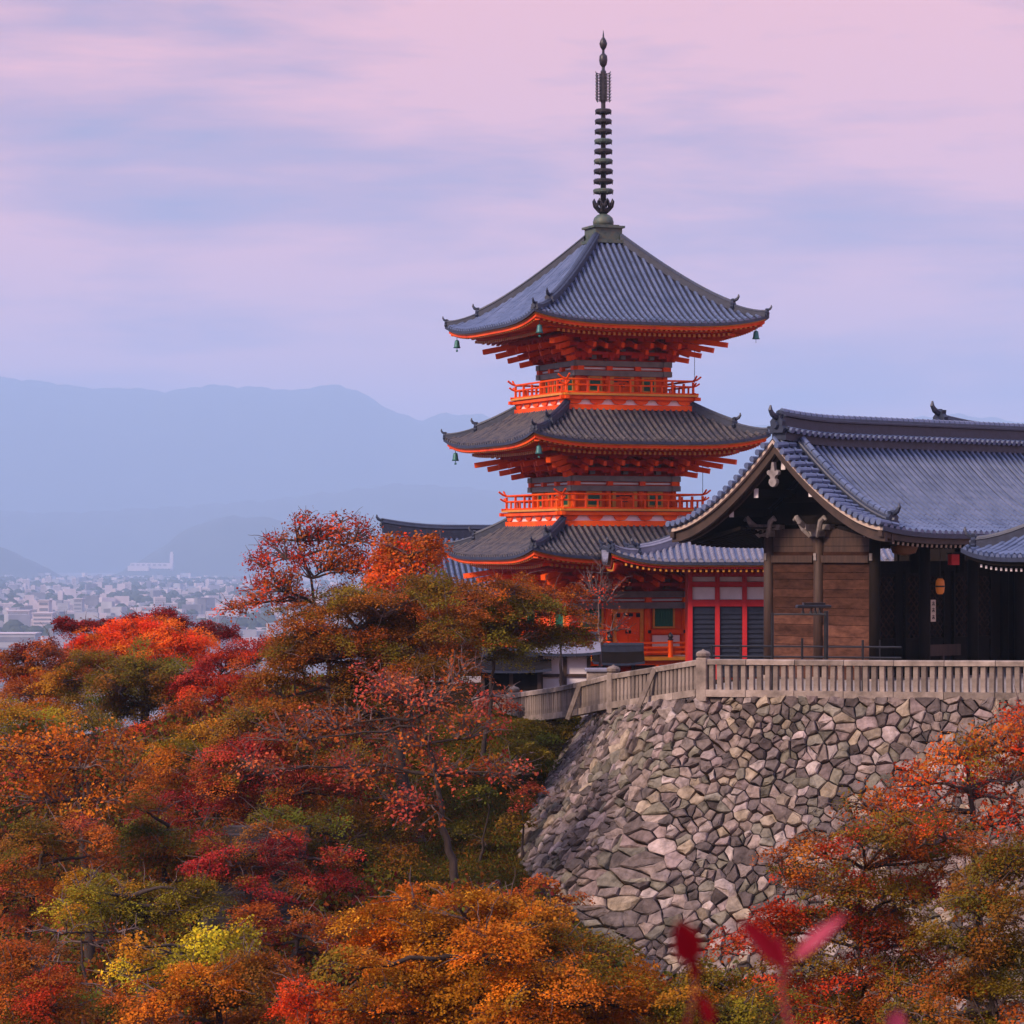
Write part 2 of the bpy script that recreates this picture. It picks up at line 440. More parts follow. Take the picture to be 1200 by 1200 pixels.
mountain('hill', 11800, [(-600, 690), (130, 684), (160, 668), (190, 645), (215, 624), (245, 610), (275, 604), (310, 605), (350, 612), (420, 606), (520, 612), (700, 640), (900, 660), (1500, 690)], 950, 7, 7.7)
mountain('hill', 10600, [(-600, 640), (-120, 628), (-30, 634), (0, 641), (30, 654), (55, 668), (80, 684), (100, 694), (1500, 705)], 640, 5, 9.2)

# air: pale even haze round everything, sky outside it
hz = MB(); hz.box((0, 12100, 583), (22000, 26600, 1330))
ho = hz.build('haze', M['soil']); tag(ho, kind='stuff')
hm = bpy.data.materials.new('haze_air'); hm.use_nodes = True
t = hm.node_tree
for n in list(t.nodes): t.nodes.remove(n)
o_ = t.nodes.new('ShaderNodeOutputMaterial'); pv = t.nodes.new('ShaderNodeVolumePrincipled')
pv.inputs['Color'].default_value = (0.50, 0.72, 1.0, 1); pv.inputs['Density'].default_value = 0.000106
pv.inputs['Anisotropy'].default_value = 0.0
t.links.new(pv.outputs[0], o_.inputs['Volume'])
ho.data.materials.clear(); ho.data.materials.append(hm)

# ------------------------------------------------------------------ roofs
class Roof:
    """hipped or gabled tile roof; k = side, u along the eave, w inward from the eave (plan), all in the roof's own frame"""
    def __init__(s, A, B, wmax, ze, zt, p=1.4, lift=0.0, lam=6.0, gable=False, cx=0, cy=0):
        s.A, s.B, s.wmax, s.ze, s.zt, s.p, s.L, s.lam, s.gable, s.cx, s.cy = A, B, wmax, ze, zt, p, lift, lam, gable, cx, cy
    def half(s, k): return s.A if k % 2 == 0 else s.B
    def lift(s, c, w_):
        return s.L * max(0.0, 1 - c / s.lam) ** 3.4 * max(0.0, 1 - max(w_, 0) / s.lam)
    def xy(s, k, u, w_):
        if k == 0: x, y_ = u, -(s.B - w_)
        elif k == 1: x, y_ = s.A - w_, u
        elif k == 2: x, y_ = -u, s.B - w_
        else: x, y_ = -(s.A - w_), -u
        return x + s.cx, y_ + s.cy
    def z(s, k, u, w_):
        q = max(0.0, w_) / s.wmax
        return s.ze + (s.zt - s.ze) * (q ** s.p if w_ > 0 else 0) + s.lift(s.half(k) - abs(u), w_) + (min(w_, 0) * 0.15)
    def pt(s, k, u, w_, dz=0.0):
        x, y_ = s.xy(k, u, w_); return Vector((x, y_, s.z(k, u, w_) + dz))
    def sides(s): return (0, 2) if s.gable else (0, 1, 2, 3)
    def wtop(s, k, u): return s.wmax if s.gable else min(s.wmax, s.half(k) - abs(u))

    def sheet(s, nu=28, nw=9, dz=-0.03):
        mb = MB()
        for k in s.sides():
            h = s.half(k)
            def fn(a, b):
                w_ = b * s.wmax
                u = a * (h if s.gable else h - w_)
                return s.pt(k, u, w_, dz)
            us = [i / nu * 2 - 1 for i in range(nu + 1)]; ws = [j / nw for j in range(nw + 1)]
            mb.grid(fn, us, ws)
        return mb
    def rows(s, step=0.3, r=0.085, nseg=9, mb=None, skip=0.12):
        """half-round cover tiles running down the slope, with round end discs"""
        mb = mb or MB()
        for k in s.sides():
            h = s.half(k); n = int((2 * h - 0.1) / step)
            for i in range(n + 1):
                u = (i - n / 2) * step
                wt = s.wtop(k, u) - (0 if s.gable else 0.02)
                if wt < skip: continue
                ns = max(2, int(round(wt / 0.36))); o = len(mb.v)
                arcs = [(-1, -0.1), (-0.80, 0.70), (0, 1.15), (0.80, 0.70), (1, -0.1)]
                jx = random.uniform(-.010, .010); jz = random.uniform(-.012, .012); nr_ = 0
                for j in range(ns):
                    for e_, sc in ((0.0, 1.06), (1.0, 0.90)):
                        w_ = -0.04 + (wt + 0.04) * (j + e_) / ns
                        zz = s.z(k, u, w_) - 0.03 + jz + random.uniform(-.006, .006)
                        for a, b in arcs:
                            x, y_ = s.xy(k, u + jx + a * r * sc, w_); mb.v.append((x, y_, zz + b * r * 1.25 * sc))
                        nr_ += 1
                for j in range(nr_ - 1):
                    for a in range(4):
                        q = o + j * 5 + a
                        mb.f.append((q, q + 1, q + 6, q + 5))
                # disc
                o = len(mb.v); zz = s.z(k, u, -0.05)
                for a in range(8):
                    an = 2 * math.pi * a / 8
                    x, y_ = s.xy(k, u + math.cos(an) * r * 1.15, -0.05); mb.v.append((x, y_, zz - 0.02 + math.sin(an) * r * 1.15))
                mb.f.append(tuple(range(o, o + 8)))
        return mb
    def eave_strip(s, w0, w1, z0, z1, nu=40):
        """a solid band along every eave between two insets and two drops below the tiles"""
        mb = MB()
        for k in s.sides():
            h = s.half(k)
            us = [(-1 + 2 * i / nu) for i in range(nu + 1)]
            pr = [(w0, z0), (w1, z0), (w1, z1), (w0, z1)]
            o = len(mb.v)
            for a in us:
                for w_, zz in pr:
                    u = a * (h if s.gable else h - w_)
                    mb.v.append(tuple(s.pt(k, u, w0, zz) if False else Vector((*s.xy(k, u, w_), s.z(k, a * (h - (0 if s.gable else w0)), w0) + zz))))
            for i in range(nu):
                for j in range(4):
                    j2 = (j + 1) % 4
                    mb.f.append((o + i * 4 + j, o + i * 4 + j2, o + (i + 1) * 4 + j2, o + (i + 1) * 4 + j))
            if s.gable:
                mb.f.append((o, o + 3, o + 2, o + 1)); e_ = o + nu * 4; mb.f.append((e_, e_ + 1, e_ + 2, e_ + 3))
        return mb
    def hip(s, k, w0, w1, n=10, dz=0.0):
        """points on the hip between side k and side k+1, from the corner inwards"""
        res = []
        for i in range(n + 1):
            w_ = w0 + (w1 - w0) * i / n
            u = s.half(k) - w_
            res.append(s.pt(k, u, w_, dz))
        return res

def ridge_prof(a, h):
    return [(-a, -0.1), (-a, h * 0.62), (-a * 1.18, h * 0.66), (-a * 1.1, h * 0.74), (-a * 0.62, h * 0.80), (-a * 0.5, h * 0.94), (0, h), (a * 0.5, h * 0.94), (a * 0.62, h * 0.80), (a * 1.1, h * 0.74), (a * 1.18, h * 0.66), (a, h * 0.62), (a, -0.1)]

def ornament(mb, p, d, s=1.0):
    """ogre tile with a curled horn; d points outwards along the ridge"""
    d = Vector((d[0], d[1], 0)).normalized(); p = Vector(p)
    sd_ = Vector((0, 0, 1)).cross(d)
    Mx = Matrix(((sd_.x, d.x, 0, p.x), (sd_.y, d.y, 0, p.y), (0, 0, 1, p.z), (0, 0, 0, 1)))
    o = [(-.26, -.12), (-.32, .02), (-.24, .10), (-.27, .24), (-.17, .34), (-.19, .46), (-.07, .40), (0, .50), (.07, .40), (.19, .46), (.17, .34), (.27, .24), (.24, .10), (.32, .02), (.26, -.12)]
    mb.prism([(a * s, b * s) for a, b in o], Mx, 0.16 * s)
    q = [p + d * (s * a) + Vector((0, 0, s * b)) for a, b in ((-.12, .34), (.10, .38), (.26, .46), (.35, .60), (.34, .74))]
    mb.tube(q, [.085 * s, .10 * s, .095 * s, .075 * s, .03 * s], 6)
    mb.tube([p + d * (s * .05) + Vector((0, 0, .12 * s)), p + d * (s * .17) + Vector((0, 0, .12 * s))], [.15 * s, .10 * s], 8)

def rot_pts(): pass

# ------------------------------------------------------------------ three-storey pagoda
PA = R_(21.2)
PL = P(707, 650, 152.0); PG = -1.25
pag = thing('pagoda', 'vermilion three-storeyed pagoda with grey tiled roofs and a tall bronze spire', 'pagoda', (PL.x, PL.y, PG), PA)
pb = lambda mb, name, mat, parent=None, sm=False: mb.build(name, mat, parent or pag, sm)

def pagoda_roof(R, v0, ze, zt, p, lift, body, wall_top, tile, body_z0):
    W = R - v0
    rf = Roof(R, R, W, ze, zt, p, lift, 5.6)
    root = pb(rf.sheet(), 'roof', M['tile_pan'])
    sub = lambda mb, n, m, sm=False: mb.build(n, m, root, sm)
    sub(rf.rows(0.32, 0.088, 10), 'cover_tiles', tile, False)
    sub(rf.eave_strip(-0.06, 0.10, -0.17, -0.035), 'eave_tiles', M['tile_dark'])
    # hip ridges in two steps, each ended by an ogre tile
    for k in range(4):
        mb = MB()
        up = rf.hip(k, 1.25, W - 0.02, 12); lo = rf.hip(k, 0.02, 1.45, 6)
        mb.sweep(up, ridge_prof(0.17, 0.40)); mb.sweep(lo, ridge_prof(0.14, 0.25))
        sub(mb, 'hip_ridge', M['tile_dark'])
        d = (lo[0] - lo[-1]); orn = MB()
        ornament(orn, up[0] + Vector((0, 0, 0.08)), d, 0.82); sub(orn, 'ogre_tile', M['tile_dark'])
        orn = MB(); ornament(orn, lo[0] + Vector((0, 0, 0.0)), d, 0.64); sub(orn, 'ogre_tile', M['tile_dark'])
    # eave timbers
    zu = -0.36
    pb(rf.eave_strip(0.06, 0.24, -0.245, -0.172), 'eave_moulding', M['gold'])
    pb(rf.eave_strip(0.10, 0.30, -0.40, -0.247), 'eave_board', M['red'])
    Wb = R - body
    zf = lambda w_: ze + zu - 0.02 + 0.09 * w_
    zb = lambda w_: ze + zu - 0.18 + 0.19 * (w_ - 1.15)
    def LZ(k, u, w_): return rf.lift(R - abs(u), w_)
    sf = MB()
    for k in range(4):
        def fn(a, w_):
            u = a * (R - w_)
            z = (zf(w_) if w_ < 1.2 else zb(w_)) + 0.085 + LZ(k, u, w_)
            x, y_ = rf.xy(k, u, w_); return (x, y_, z)
        sf.grid(fn, [i / 20 - 1 for i in range(41)], [0.12, 0.6, 1.19, 1.21, 2.2, Wb + 0.02])
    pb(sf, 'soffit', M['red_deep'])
    fl = MB(); en = MB()
    step = 0.262; n = int((2 * R - 0.5) / step)
    for k in range(4):
        for i in range(n + 1):
            u = (i - n / 2) * step; c = R - abs(u)
            w1 = min(1.35, c)
            if w1 < 0.35: continue
            def q(w_, z): x, y_ = rf.xy(k, u, w_); return Vector((x, y_, z + LZ(k, u, w_)))
            fl.bar(q(0.20, zf(0.2)), q(w1, zf(w1)), 0.105, 0.13)
            en.bar(q(0.165, zf(0.2)), q(0.20, zf(0.2)), 0.115, 0.13)
            if c > 1.35:
                w2 = min(Wb, c)
                fl.bar(q(1.0, zb(1.0)), q(w2, zb(w2)), 0.115, 0.14)
                en.bar(q(0.965, zb(1.0)), q(1.0, zb(1.0)), 0.12, 0.14)
    pb(fl, 'rafters', M['red']); pb(en, 'rafter_ends', M['gold'])
    kb = MB()
    for k in range(4):
        pts = []
        for i in range(31):
            u = (i / 15 - 1) * (R - 1.15); x, y_ = rf.xy(k, u, 1.15); pts.append((x, y_, zb(1.15) + 0.16 + LZ(k, u, 1.15)))
        kb.sweep(pts, [(-.06, -.07), (.06, -.07), (.06, .07), (-.06, .07)])
    # hip beams out to the corners
    for k in range(4):
        a = rf.hip(k, 0.22, 0.22, 1)[0]; kb.bar((a.x, a.y, zf(0.2) + rf.lift(0.2, 0.2) + 0.0), (a.x * body / R, a.y * body / R, zb(Wb) - 0.05), 0.24, 0.26)
    pb(kb, 'hip_beams', M['red'])
    # bracket sets: three steps of arms and blocks with tail rafters, one set over every post; through purlins
    pur = MB()
    zw = wall_top; gap = (zb(Wb - 1.3) - 0.25 - zw) / 3.0
    for k in range(4):
        for j in (1, 2, 3):
            o_j = 0.40 * j; zj = zw + gap * (j - 1) + 0.12; hl = body + o_j
            a = rf.xy(k, -(hl + 0.16), Wb - o_j); b = rf.xy(k, hl + 0.16, Wb - o_j)
            zz = zj + gap * 0.62 + (0.004 if k % 2 else 0)
            pur.bar((*a, zz), (*b, zz), 0.15, 0.17)
        sx, sy = ((1, -1), (1, 1), (-1, 1), (-1, -1))[k]
        for u in (-body * 0.97, -body / 3, body / 3, body * 0.97):
            br = MB()
            for j in (1, 2, 3):
                o_j = 0.40 * j; zj = zw + gap * (j - 1) + 0.12
                br.bar((*rf.xy(k, u, Wb + 0.05), zj), (*rf.xy(k, u, Wb - o_j - 0.16), zj), 0.15, 0.20)
                for uu in (-0.34, 0, 0.34):
                    x, y_ = rf.xy(k, u + uu, Wb - o_j); br.box((x, y_, zj + gap * 0.36), (0.20, 0.20, 0.16))
                a = rf.xy(k, u - 0.46, Wb - o_j); b = rf.xy(k, u + 0.46, Wb - o_j)
                br.bar((*a, zj + 0.10), (*b, zj + 0.10), 0.13, 0.16)
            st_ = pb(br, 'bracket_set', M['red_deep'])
            tl = MB()
            tl.bar((*rf.xy(k, u, Wb + 0.1), zw + gap * 3.0), (*rf.xy(k, u, Wb - 1.95), zw + gap * 1.72), 0.17, 0.24)
            tl.bar((*rf.xy(k, u, Wb + 0.1), zw + gap * 2.1), (*rf.xy(k, u, Wb - 1.35), zw + gap * 0.98), 0.16, 0.22)
            tl.build('tail_rafters', M['red'], st_)
        for u in (-body * 2 / 3, 0, body * 2 / 3):
            x, y_ = rf.xy(k, u, Wb - 0.06)
            mb = MB(); mb.box((x, y_, zw + 0.34), (0.26, 0.26, 0.5)); pb(mb, 'strut', M['grey_wood'])
            mb = MB(); mb.bar((*rf.xy(k, u, Wb + 0.1), zw + gap * 2.9), (*rf.xy(k, u, Wb - 1.75), zw + gap * 1.62), 0.16, 0.22); pb(mb, 'tail_rafters', M['red'])
        tl = MB()
        for L_, z0, z1, ww in ((0.95, .75, .10, .2), (1.45, 1.75, 0.72, .2), (1.95, 2.75, 1.35, .22), (2.5, 3.3, 1.98, .24)):
            tl.bar((sx * body * 0.96, sy * body * 0.96, zw + gap * z0), (sx * (body + L_ * 0.92), sy * (body + L_ * 0.92), zw + gap * z1), ww, 0.25)
        pb(tl, 'corner_bracket', M['red'])
    pb(pur, 'purlins', M['red_deep'])
    return rf

def storey(body, z0, z1, zt, first=False):
    """one storey: wall, posts, the two grey beams, doors and windows on each side; z1 top of the wall, zt top of the hidden core"""
    F = Roof(body, body, 1, 0, 1)
    mb = MB(); mb.box((0, 0, (z0 + z1) / 2), (2 * body - 0.1, 2 * body - 0.1, z1 - z0)); wall = pb(mb, 'storey_wall', M['red'])
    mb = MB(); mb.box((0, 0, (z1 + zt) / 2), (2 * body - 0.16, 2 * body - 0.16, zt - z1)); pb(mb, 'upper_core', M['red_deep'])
    for k in range(4):
        for u in (-body, -body / 3, body / 3):
            mb = MB(); x, y_ = F.xy(k, u, 0.0)
            mb.tube([(x, y_, z0), (x, y_, z1 + 0.1)], 0.17 if first else 0.14, 12); pb(mb, 'column', M['red'], None, True)
    hb = 0.26 if not first else 0.30
    for zz in (z1 - hb * 0.5, z1 - hb * 2.3):
        mb = MB()
        for k in range(4):
            ex = 0.30 if k % 2 == 0 else 0.302
            a = F.xy(k, -(body + ex), -0.02); b = F.xy(k, body + ex, -0.02)
            mb.bar((*a, zz + (0.0 if k % 2 == 0 else 0.004)), (*b, zz + (0.0 if k % 2 == 0 else 0.004)), 0.40, hb)
        pb(mb, 'grey_beam', M['grey_wood'])
    mb = MB(); wp = MB()
    for k in range(4):
        for u in (-body, -body / 3, body / 3, body):
            x, y_ = F.xy(k, u * 0.98, -0.15); mb.box((x, y_, z1 - hb * 1.4), (0.30, 0.30, hb * 0.8))
        a = F.xy(k, -body, -0.07); b = F.xy(k, body, -0.07)
        wp.bar((*a, z1 - hb * 1.4), (*b, z1 - hb * 1.4), 0.05, hb * 0.34)
    pb(mb, 'beam_block', M['red']); pb(wp, 'plaster_band', M['white'])
    return F, wall

# --- storey table: roof R, inner v0, eave z, top z, profile, lift, body half, wall top
S1 = pagoda_roof(6.20, 3.60, 4.93, 6.50, 1.20, 0.47, 3.05, 3.22, M['tile_worn'], 0.05)
S2 = pagoda_roof(6.12, 3.27, 10.43, 12.12, 1.22, 0.47, 2.62, 8.82, M['tile_worn'], 6.9)
S3 = pagoda_roof(6.06, 0.66, 16.12, 20.50, 1.27, 0.48, 2.30, 14.42, M['tile'], 12.4)
F1, wall1 = storey(3.05, 0.10, 3.22, 4.95, True)
F2, wall2 = storey(2.62, 6.60, 8.82, 10.6)
F3, wall3 = storey(2.30, 12.20, 14.42, 16.4)

def onbox(F, k, u, out, z, du, dz, th):
    """a board on side k, centred at u, standing out by 'out'"""
    x, y_ = F.xy(k, u, -out)
    d = (du, th, dz) if k % 2 == 0 else (th, du, dz)
    return (x, y_, z), d

def door_and_windows(F, body, zd0, zd1, zw0, zw1, dw, ww, wall, first=False):
    for k in range(4):
        mb = MB()
        for s_ in (-1, 1):
            mb.box(*onbox(F, k, s_ * (dw / 2 + 0.09), 0.02, (zd0 + zd1) / 2, 0.18, zd1 - zd0, 0.12))
        mb.box(*onbox(F, k, 0, 0.02, zd1 + 0.09, dw + 0.36, 0.18, 0.13))
        dr = MB()
        for s_ in (-1, 1):
            dr.box(*onbox(F, k, s_ * dw / 4, -0.01, (zd0 + zd1) / 2, dw / 2 - 0.02, zd1 - zd0, 0.10))
        d = dr.build('door', M['red'], pag)
        mb.build('door_frame', M['gold'], d)
        ir = MB()
        for s_ in (-1, 1):
            ir.box(*onbox(F, k, s_ * (dw / 2 - 0.10), 0.055, zd1 - 0.14, 0.20, 0.20, 0.03))
            ir.box(*onbox(F, k, s_ * 0.14, 0.055, zd1 - 0.12, 0.22, 0.16, 0.03))
            ir.box(*onbox(F, k, s_ * 0.09, 0.055, (zd0 + zd1) / 2, 0.12, 0.16, 0.03))
        ir.build('door_fitting', M['iron'], d)
        for s_ in (-1, 1):
            u = s_ * body * 0.62
            wn = MB(); wn.box(*onbox(F, k, u, -0.01, (zw0 + zw1) / 2, ww, zw1 - zw0, 0.10))
            wo = wn.build('window', M['green'], pag)
            mb = MB(); t_ = 0.09
            for q in (-1, 1):
                mb.box(*onbox(F, k, u + q * (ww / 2 + t_ / 2), 0.015, (zw0 + zw1) / 2, t_, zw1 - zw0 + 2 * t_, 0.12))
            for zz in (zw0 - t_ / 2, zw1 + t_ / 2):
                mb.box(*onbox(F, k, u, 0.018, zz, ww, t_, 0.12))
            mb.build('window_frame', M['gold'], wo)
            mb = MB(); nb = 7
            for i in range(nb):
                mb.box(*onbox(F, k, u + (i - (nb - 1) / 2) * ww / nb, 0.045, (zw0 + zw1) / 2, ww / nb * 0.42, zw1 - zw0, 0.05))
            mb.build('window_bars', M['green'], wo)
door_and_windows(F1, 3.05, 0.30, 2.20, 1.50, 2.42, 1.25, 0.98, wall1, True)
door_and_windows(F2, 2.62, 7.25, 8.05, 7.42, 8.0, 0.95, 0.62, wall2)
door_and_windows(F3, 2.30, 12.85, 13.65, 13.0, 13.6, 0.90, 0.55, wall3)
# lower storey: white panels under the windows, a nailed rail with studs
pn = MB(); rl = MB(); st = MB()
for k in range(4):
    for s_ in (-1, 1):
        pn.box(*onbox(F1, k, s_ * 2.03, -0.02, 0.80, 1.45, 0.55, 0.08))
        rl.box(*onbox(F1, k, s_ * 2.03, 0.03, 1.25, 2.0, 0.22, 0.16))
        for q in (-0.95, 0.95): st.box(*onbox(F1, k, s_ * 2.03 + q, 0.17, 1.25, 0.16, 0.16, 0.06))
pb(pn, 'white_panel', M['white']); pb(rl, 'wall_rail', M['red']); pb(st, 'rail_studs', M['iron'])

def balcony(h, z0, deck, top):
    """skirt with frog-leg struts, deck and a railing whose rails cross and turn up at the corners"""
    F = Roof(h, h, 1, 0, 1)
    mb = MB(); mb.box((0, 0, (z0 + deck) / 2), (2 * h - 0.34, 2 * h - 0.34, deck - z0 - 0.02)); sk = pb(mb, 'balcony_skirt', M['white'])
    low = MB(); hi = MB(); gl = MB(); frog = MB()
    H = deck - z0
    for k in range(4):
        e_ = 0.0 if k % 2 == 0 else -0.2
        a = F.xy(k, -(h - 0.02 + e_), 0.10); b = F.xy(k, h - 0.02 + e_, 0.10)
        low.bar((*a, z0 + H * 0.11), (*b, z0 + H * 0.11), 0.2, H * 0.34)
        ex = 0.22 if k % 2 == 0 else 0.20
        a = F.xy(k, -(h + ex), 0.06); b = F.xy(k, h + ex, 0.06)
        hi.bar((*a, deck - H * 0.26), (*b, deck - H * 0.26), 0.2, H * 0.22)
        a = F.xy(k, -(h + 0.04 + e_ * 0.4), 0.0); b = F.xy(k, h + 0.04 + e_ * 0.4, 0.0)
        gl.bar((*a, deck - H * 0.05), (*b, deck - H * 0.05), 0.26, 0.10)
        n = 5
        for i in range(n + 1):
            u = (i / n * 2 - 1) * (h - 0.55)
            x, y_ = F.xy(k, u, 0.13)
            ang = (0, R_(90), R_(180), R_(270))[k]
            Mx = Matrix.Translation((x, y_, z0 + H * 0.30)) @ Matrix.Rotation(ang, 4, 'Z')
            hh = H * 0.40
            ol = [(-.46, hh), (-.46, hh * .78), (-.36, hh * .62), (-.33, hh * .36), (-.22, hh * .10), (0, 0), (.22, hh * .10), (.33, hh * .36), (.36, hh * .62), (.46, hh * .78), (.46, hh)]
            frog.prism(ol, Mx, 0.10)
    low.build('skirt_beam', M['red'], sk); hi.build('bearing_beam', M['red'], sk); frog.build('frog_leg_struts', M['red'], sk)
    pb(gl, 'balcony_edge', M['gold'])
    mb = MB(); mb.box((0, 0, deck - 0.05), (2 * h - 0.1, 2 * h - 0.1, 0.08)); pb(mb, 'balcony_deck', M['red'])
    RH = top - deck
    rail = pb(MBrail(F, h, deck, RH), 'railing', M['red'])
    for k in range(4):
        n = 6
        for i in range(n):
            for u, hh_, w_ in (((i / n * 2 - 1) * (h - 0.12), 0.92, 0.10), (((i + 0.5) / n * 2 - 1) * (h - 0.12), 0.60, 0.08)):
                x, y_ = F.xy(k, u, 0.12); pst = MB(); pst.box((x, y_, deck + RH * hh_ / 2), (w_, w_, RH * hh_)); pst.build('railing_post', M['red'], rail)
def MBrail(F, h, deck, RH):
    mb = MB()
    for k in range(4):
        for fr, r, ov in ((0.06, 0.055, 0.28), (0.60, 0.045, 0.34), (1.0, 0.050, 0.42)):
            z = deck + RH * fr + (0.0 if k % 2 == 0 else 0.01); pts = []
            hh = h - 0.12
            for a in (-(hh + ov), -(hh + ov * 0.5), -hh, hh, hh + ov * 0.5, hh + ov):
                over = max(0, abs(a) - hh); x, y_ = F.xy(k, a, 0.12)
                pts.append((x, y_, z + (0.9 * over ** 1.6 if fr > 0.3 else 0)))
            mb.tube(pts, [r] * 6, 6)
    return mb
balcony(3.82, 6.42, 7.20, 7.92)
balcony(3.47, 12.04, 12.78, 13.46)

# veranda and base
FV = Roof(4.75, 4.75, 1, 0, 1)
mb = MB(); mb.box((0, 0, -0.02), (9.5, 9.5, 0.14)); vd = pb(mb, 'veranda', M['gold'])
mb = MB(); mb.box((0, 0, -0.20), (9.3, 9.3, 0.22)); mb.build('veranda_beam', M['red'], vd)
for k in range(4):
    for i in range(5):
        u = (i / 5 * 2 - 1) * 4.5; x, y_ = FV.xy(k, u, 0.22)
        mb = MB(); mb.tube([(x, y_, -1.3), (x, y_, -0.3)], 0.14, 8); mb.build('veranda_post', M['red'], vd)
mb = MB(); mb.box((0, 0, -0.85), (7.4, 7.4, 0.9)); pb(mb, 'stone_base', M['granite'])
vr = MB(); fin = MB()
for k in range(4):
    for fr in (0.25, 0.48, 0.70):
        a = FV.xy(k, -4.55, 0.2); b = FV.xy(k, 4.55, 0.2)
        vr.bar((*a, 0.05 + fr + 0.003 * (k % 2)), (*b, 0.05 + fr + 0.003 * (k % 2)), 0.09, 0.09)
    for u in (-4.55, -1.6, 1.6):
        x, y_ = FV.xy(k, u, 0.2)
        vr.tube([(x, y_, 0.05), (x, y_, 0.86)], 0.13, 10)
        fin.lathe([(0.13, 0), (0.15, .05), (0.09, .09), (0.14, .20), (0.10, .30), (0.01, .40)], (x, y_, 0.86), 10)
vrr = pb(vr, 'veranda_railing', M['red']); fin.build('post_finial', M['bronze'], vrr)

# spire
sp = MB(); sp.box((0, 0, 20.80), (1.42, 1.42, 0.62)); sp.box((0, 0, 21.165), (1.64, 1.64, 0.11)); sp.box((0, 0, 20.43), (1.86, 1.86, 0.16)); sp.box((0, 0, 21.25), (1.2, 1.2, 0.06))
sroot = pb(sp, 'spire_base', M['verdigris'])
sp = MB()
sp.lathe([(0.50, 21.28), (0.52, 21.45), (0.46, 21.66), (0.30, 21.80), (0.16, 21.86)], n=20); sp.build('inverted_bowl', M['verdigris'], sroot, True)
sp = MB()
for i in range(8):
    a = i * math.pi / 4
    d = Vector((math.cos(a), math.sin(a), 0)); s_ = Vector((-d.y, d.x, 0))
    for q in (-1, 1):
        pts = [d * r + s_ * (q * t_) + Vector((0, 0, z)) for r, t_, z in ((.12, .0, 21.88), (.26, .10, 22.02), (.44, .13, 22.22), (.52, .06, 22.46), (.50, .0, 22.58), (.40, .05, 22.36), (.30, .04, 22.2))]
        sp.tube(pts, [.06, .06, .055, .05, .03, .03, .03], 5)
sp.lathe([(0.10, 21.82), (0.30, 21.95), (0.34, 22.1), (0.16, 22.2), (0.12, 22.6)], n=14)
sp.build('lotus_flower', M['bronze'], sroot)
sp = MB(); sp.tube([(0, 0, 21.7), (0, 0, 27.4), (0, 0, 30.2)], [0.15, 0.11, 0.06], 10); sp.build('spire_pole', M['bronze'], sroot, True)
for i in range(9):
    z = 22.98 + i * (26.93 - 22.98) / 8; r = 0.50 - 0.012 * i
    sp = MB(); sp.lathe([(0.14, z - .06), (r * .86, z - .12), (r, z - .05), (r * 1.02, z + .05), (r * .9, z + .11), (0.14, z + .13)], n=18)
    for q in range(8):
        a = q * math.pi / 4; sp.tube([(r * math.cos(a), r * math.sin(a), z - .05), (r * math.cos(a), r * math.sin(a), z - .14)], [.02, .025], 4)
    sp.build('spire_ring', M['verdigris'] if i in (0, 3, 5) else M['bronze'], sroot)
sp = MB()
for q in range(4):
    a = q * math.pi / 2 + 0.35
    d = Vector((math.cos(a), math.sin(a), 0))
    for rr in (0.24, 0.42):
        sp.tube([d * rr + Vector((0, 0, 27.42)), d * rr + Vector((0, 0, 28.80))], 0.020, 5)
    for i in range(9):
        z = 27.45 + i * 0.16
        sp.tube([d * 0.08 + Vector((0, 0, z)), d * 0.26 + Vector((0, 0, z + .03)), d * 0.46 + Vector((0, 0, z + .03)), d * 0.53 + Vector((0, 0, z + .12))], [.026, .024, .026, .018], 4)
sp.lathe([(0.10, 27.3), (0.17, 27.5), (0.15, 28.9), (0.08, 29.0)], n=8)
sp.build('water_flame', M['bronze'], sroot)
sp = MB(); sp.lathe([(0.06, 29.1), (0.17, 29.25), (0.21, 29.45), (0.19, 29.68), (0.06, 29.82)], n=14); sp.build('dragon_wheel', M['bronze'], sroot, True)
sp = MB(); sp.lathe([(0.05, 29.95), (0.15, 30.1), (0.20, 30.28), (0.14, 30.46), (0.05, 30.6), (0.008, 30.95)], n=14); sp.build('sacred_jewel', M['bronze'], sroot, True)
# lightning cable beside the right corner
for R_out, za, zb_ in ((3.4, 15.2, 13.4), (3.7, 9.6, 7.9)):
    mb = MB(); mb.tube([(R_out, -R_out, za), (R_out, -R_out, zb_)], 0.014, 4); pb(mb, 'lightning_cable', M['iron'])

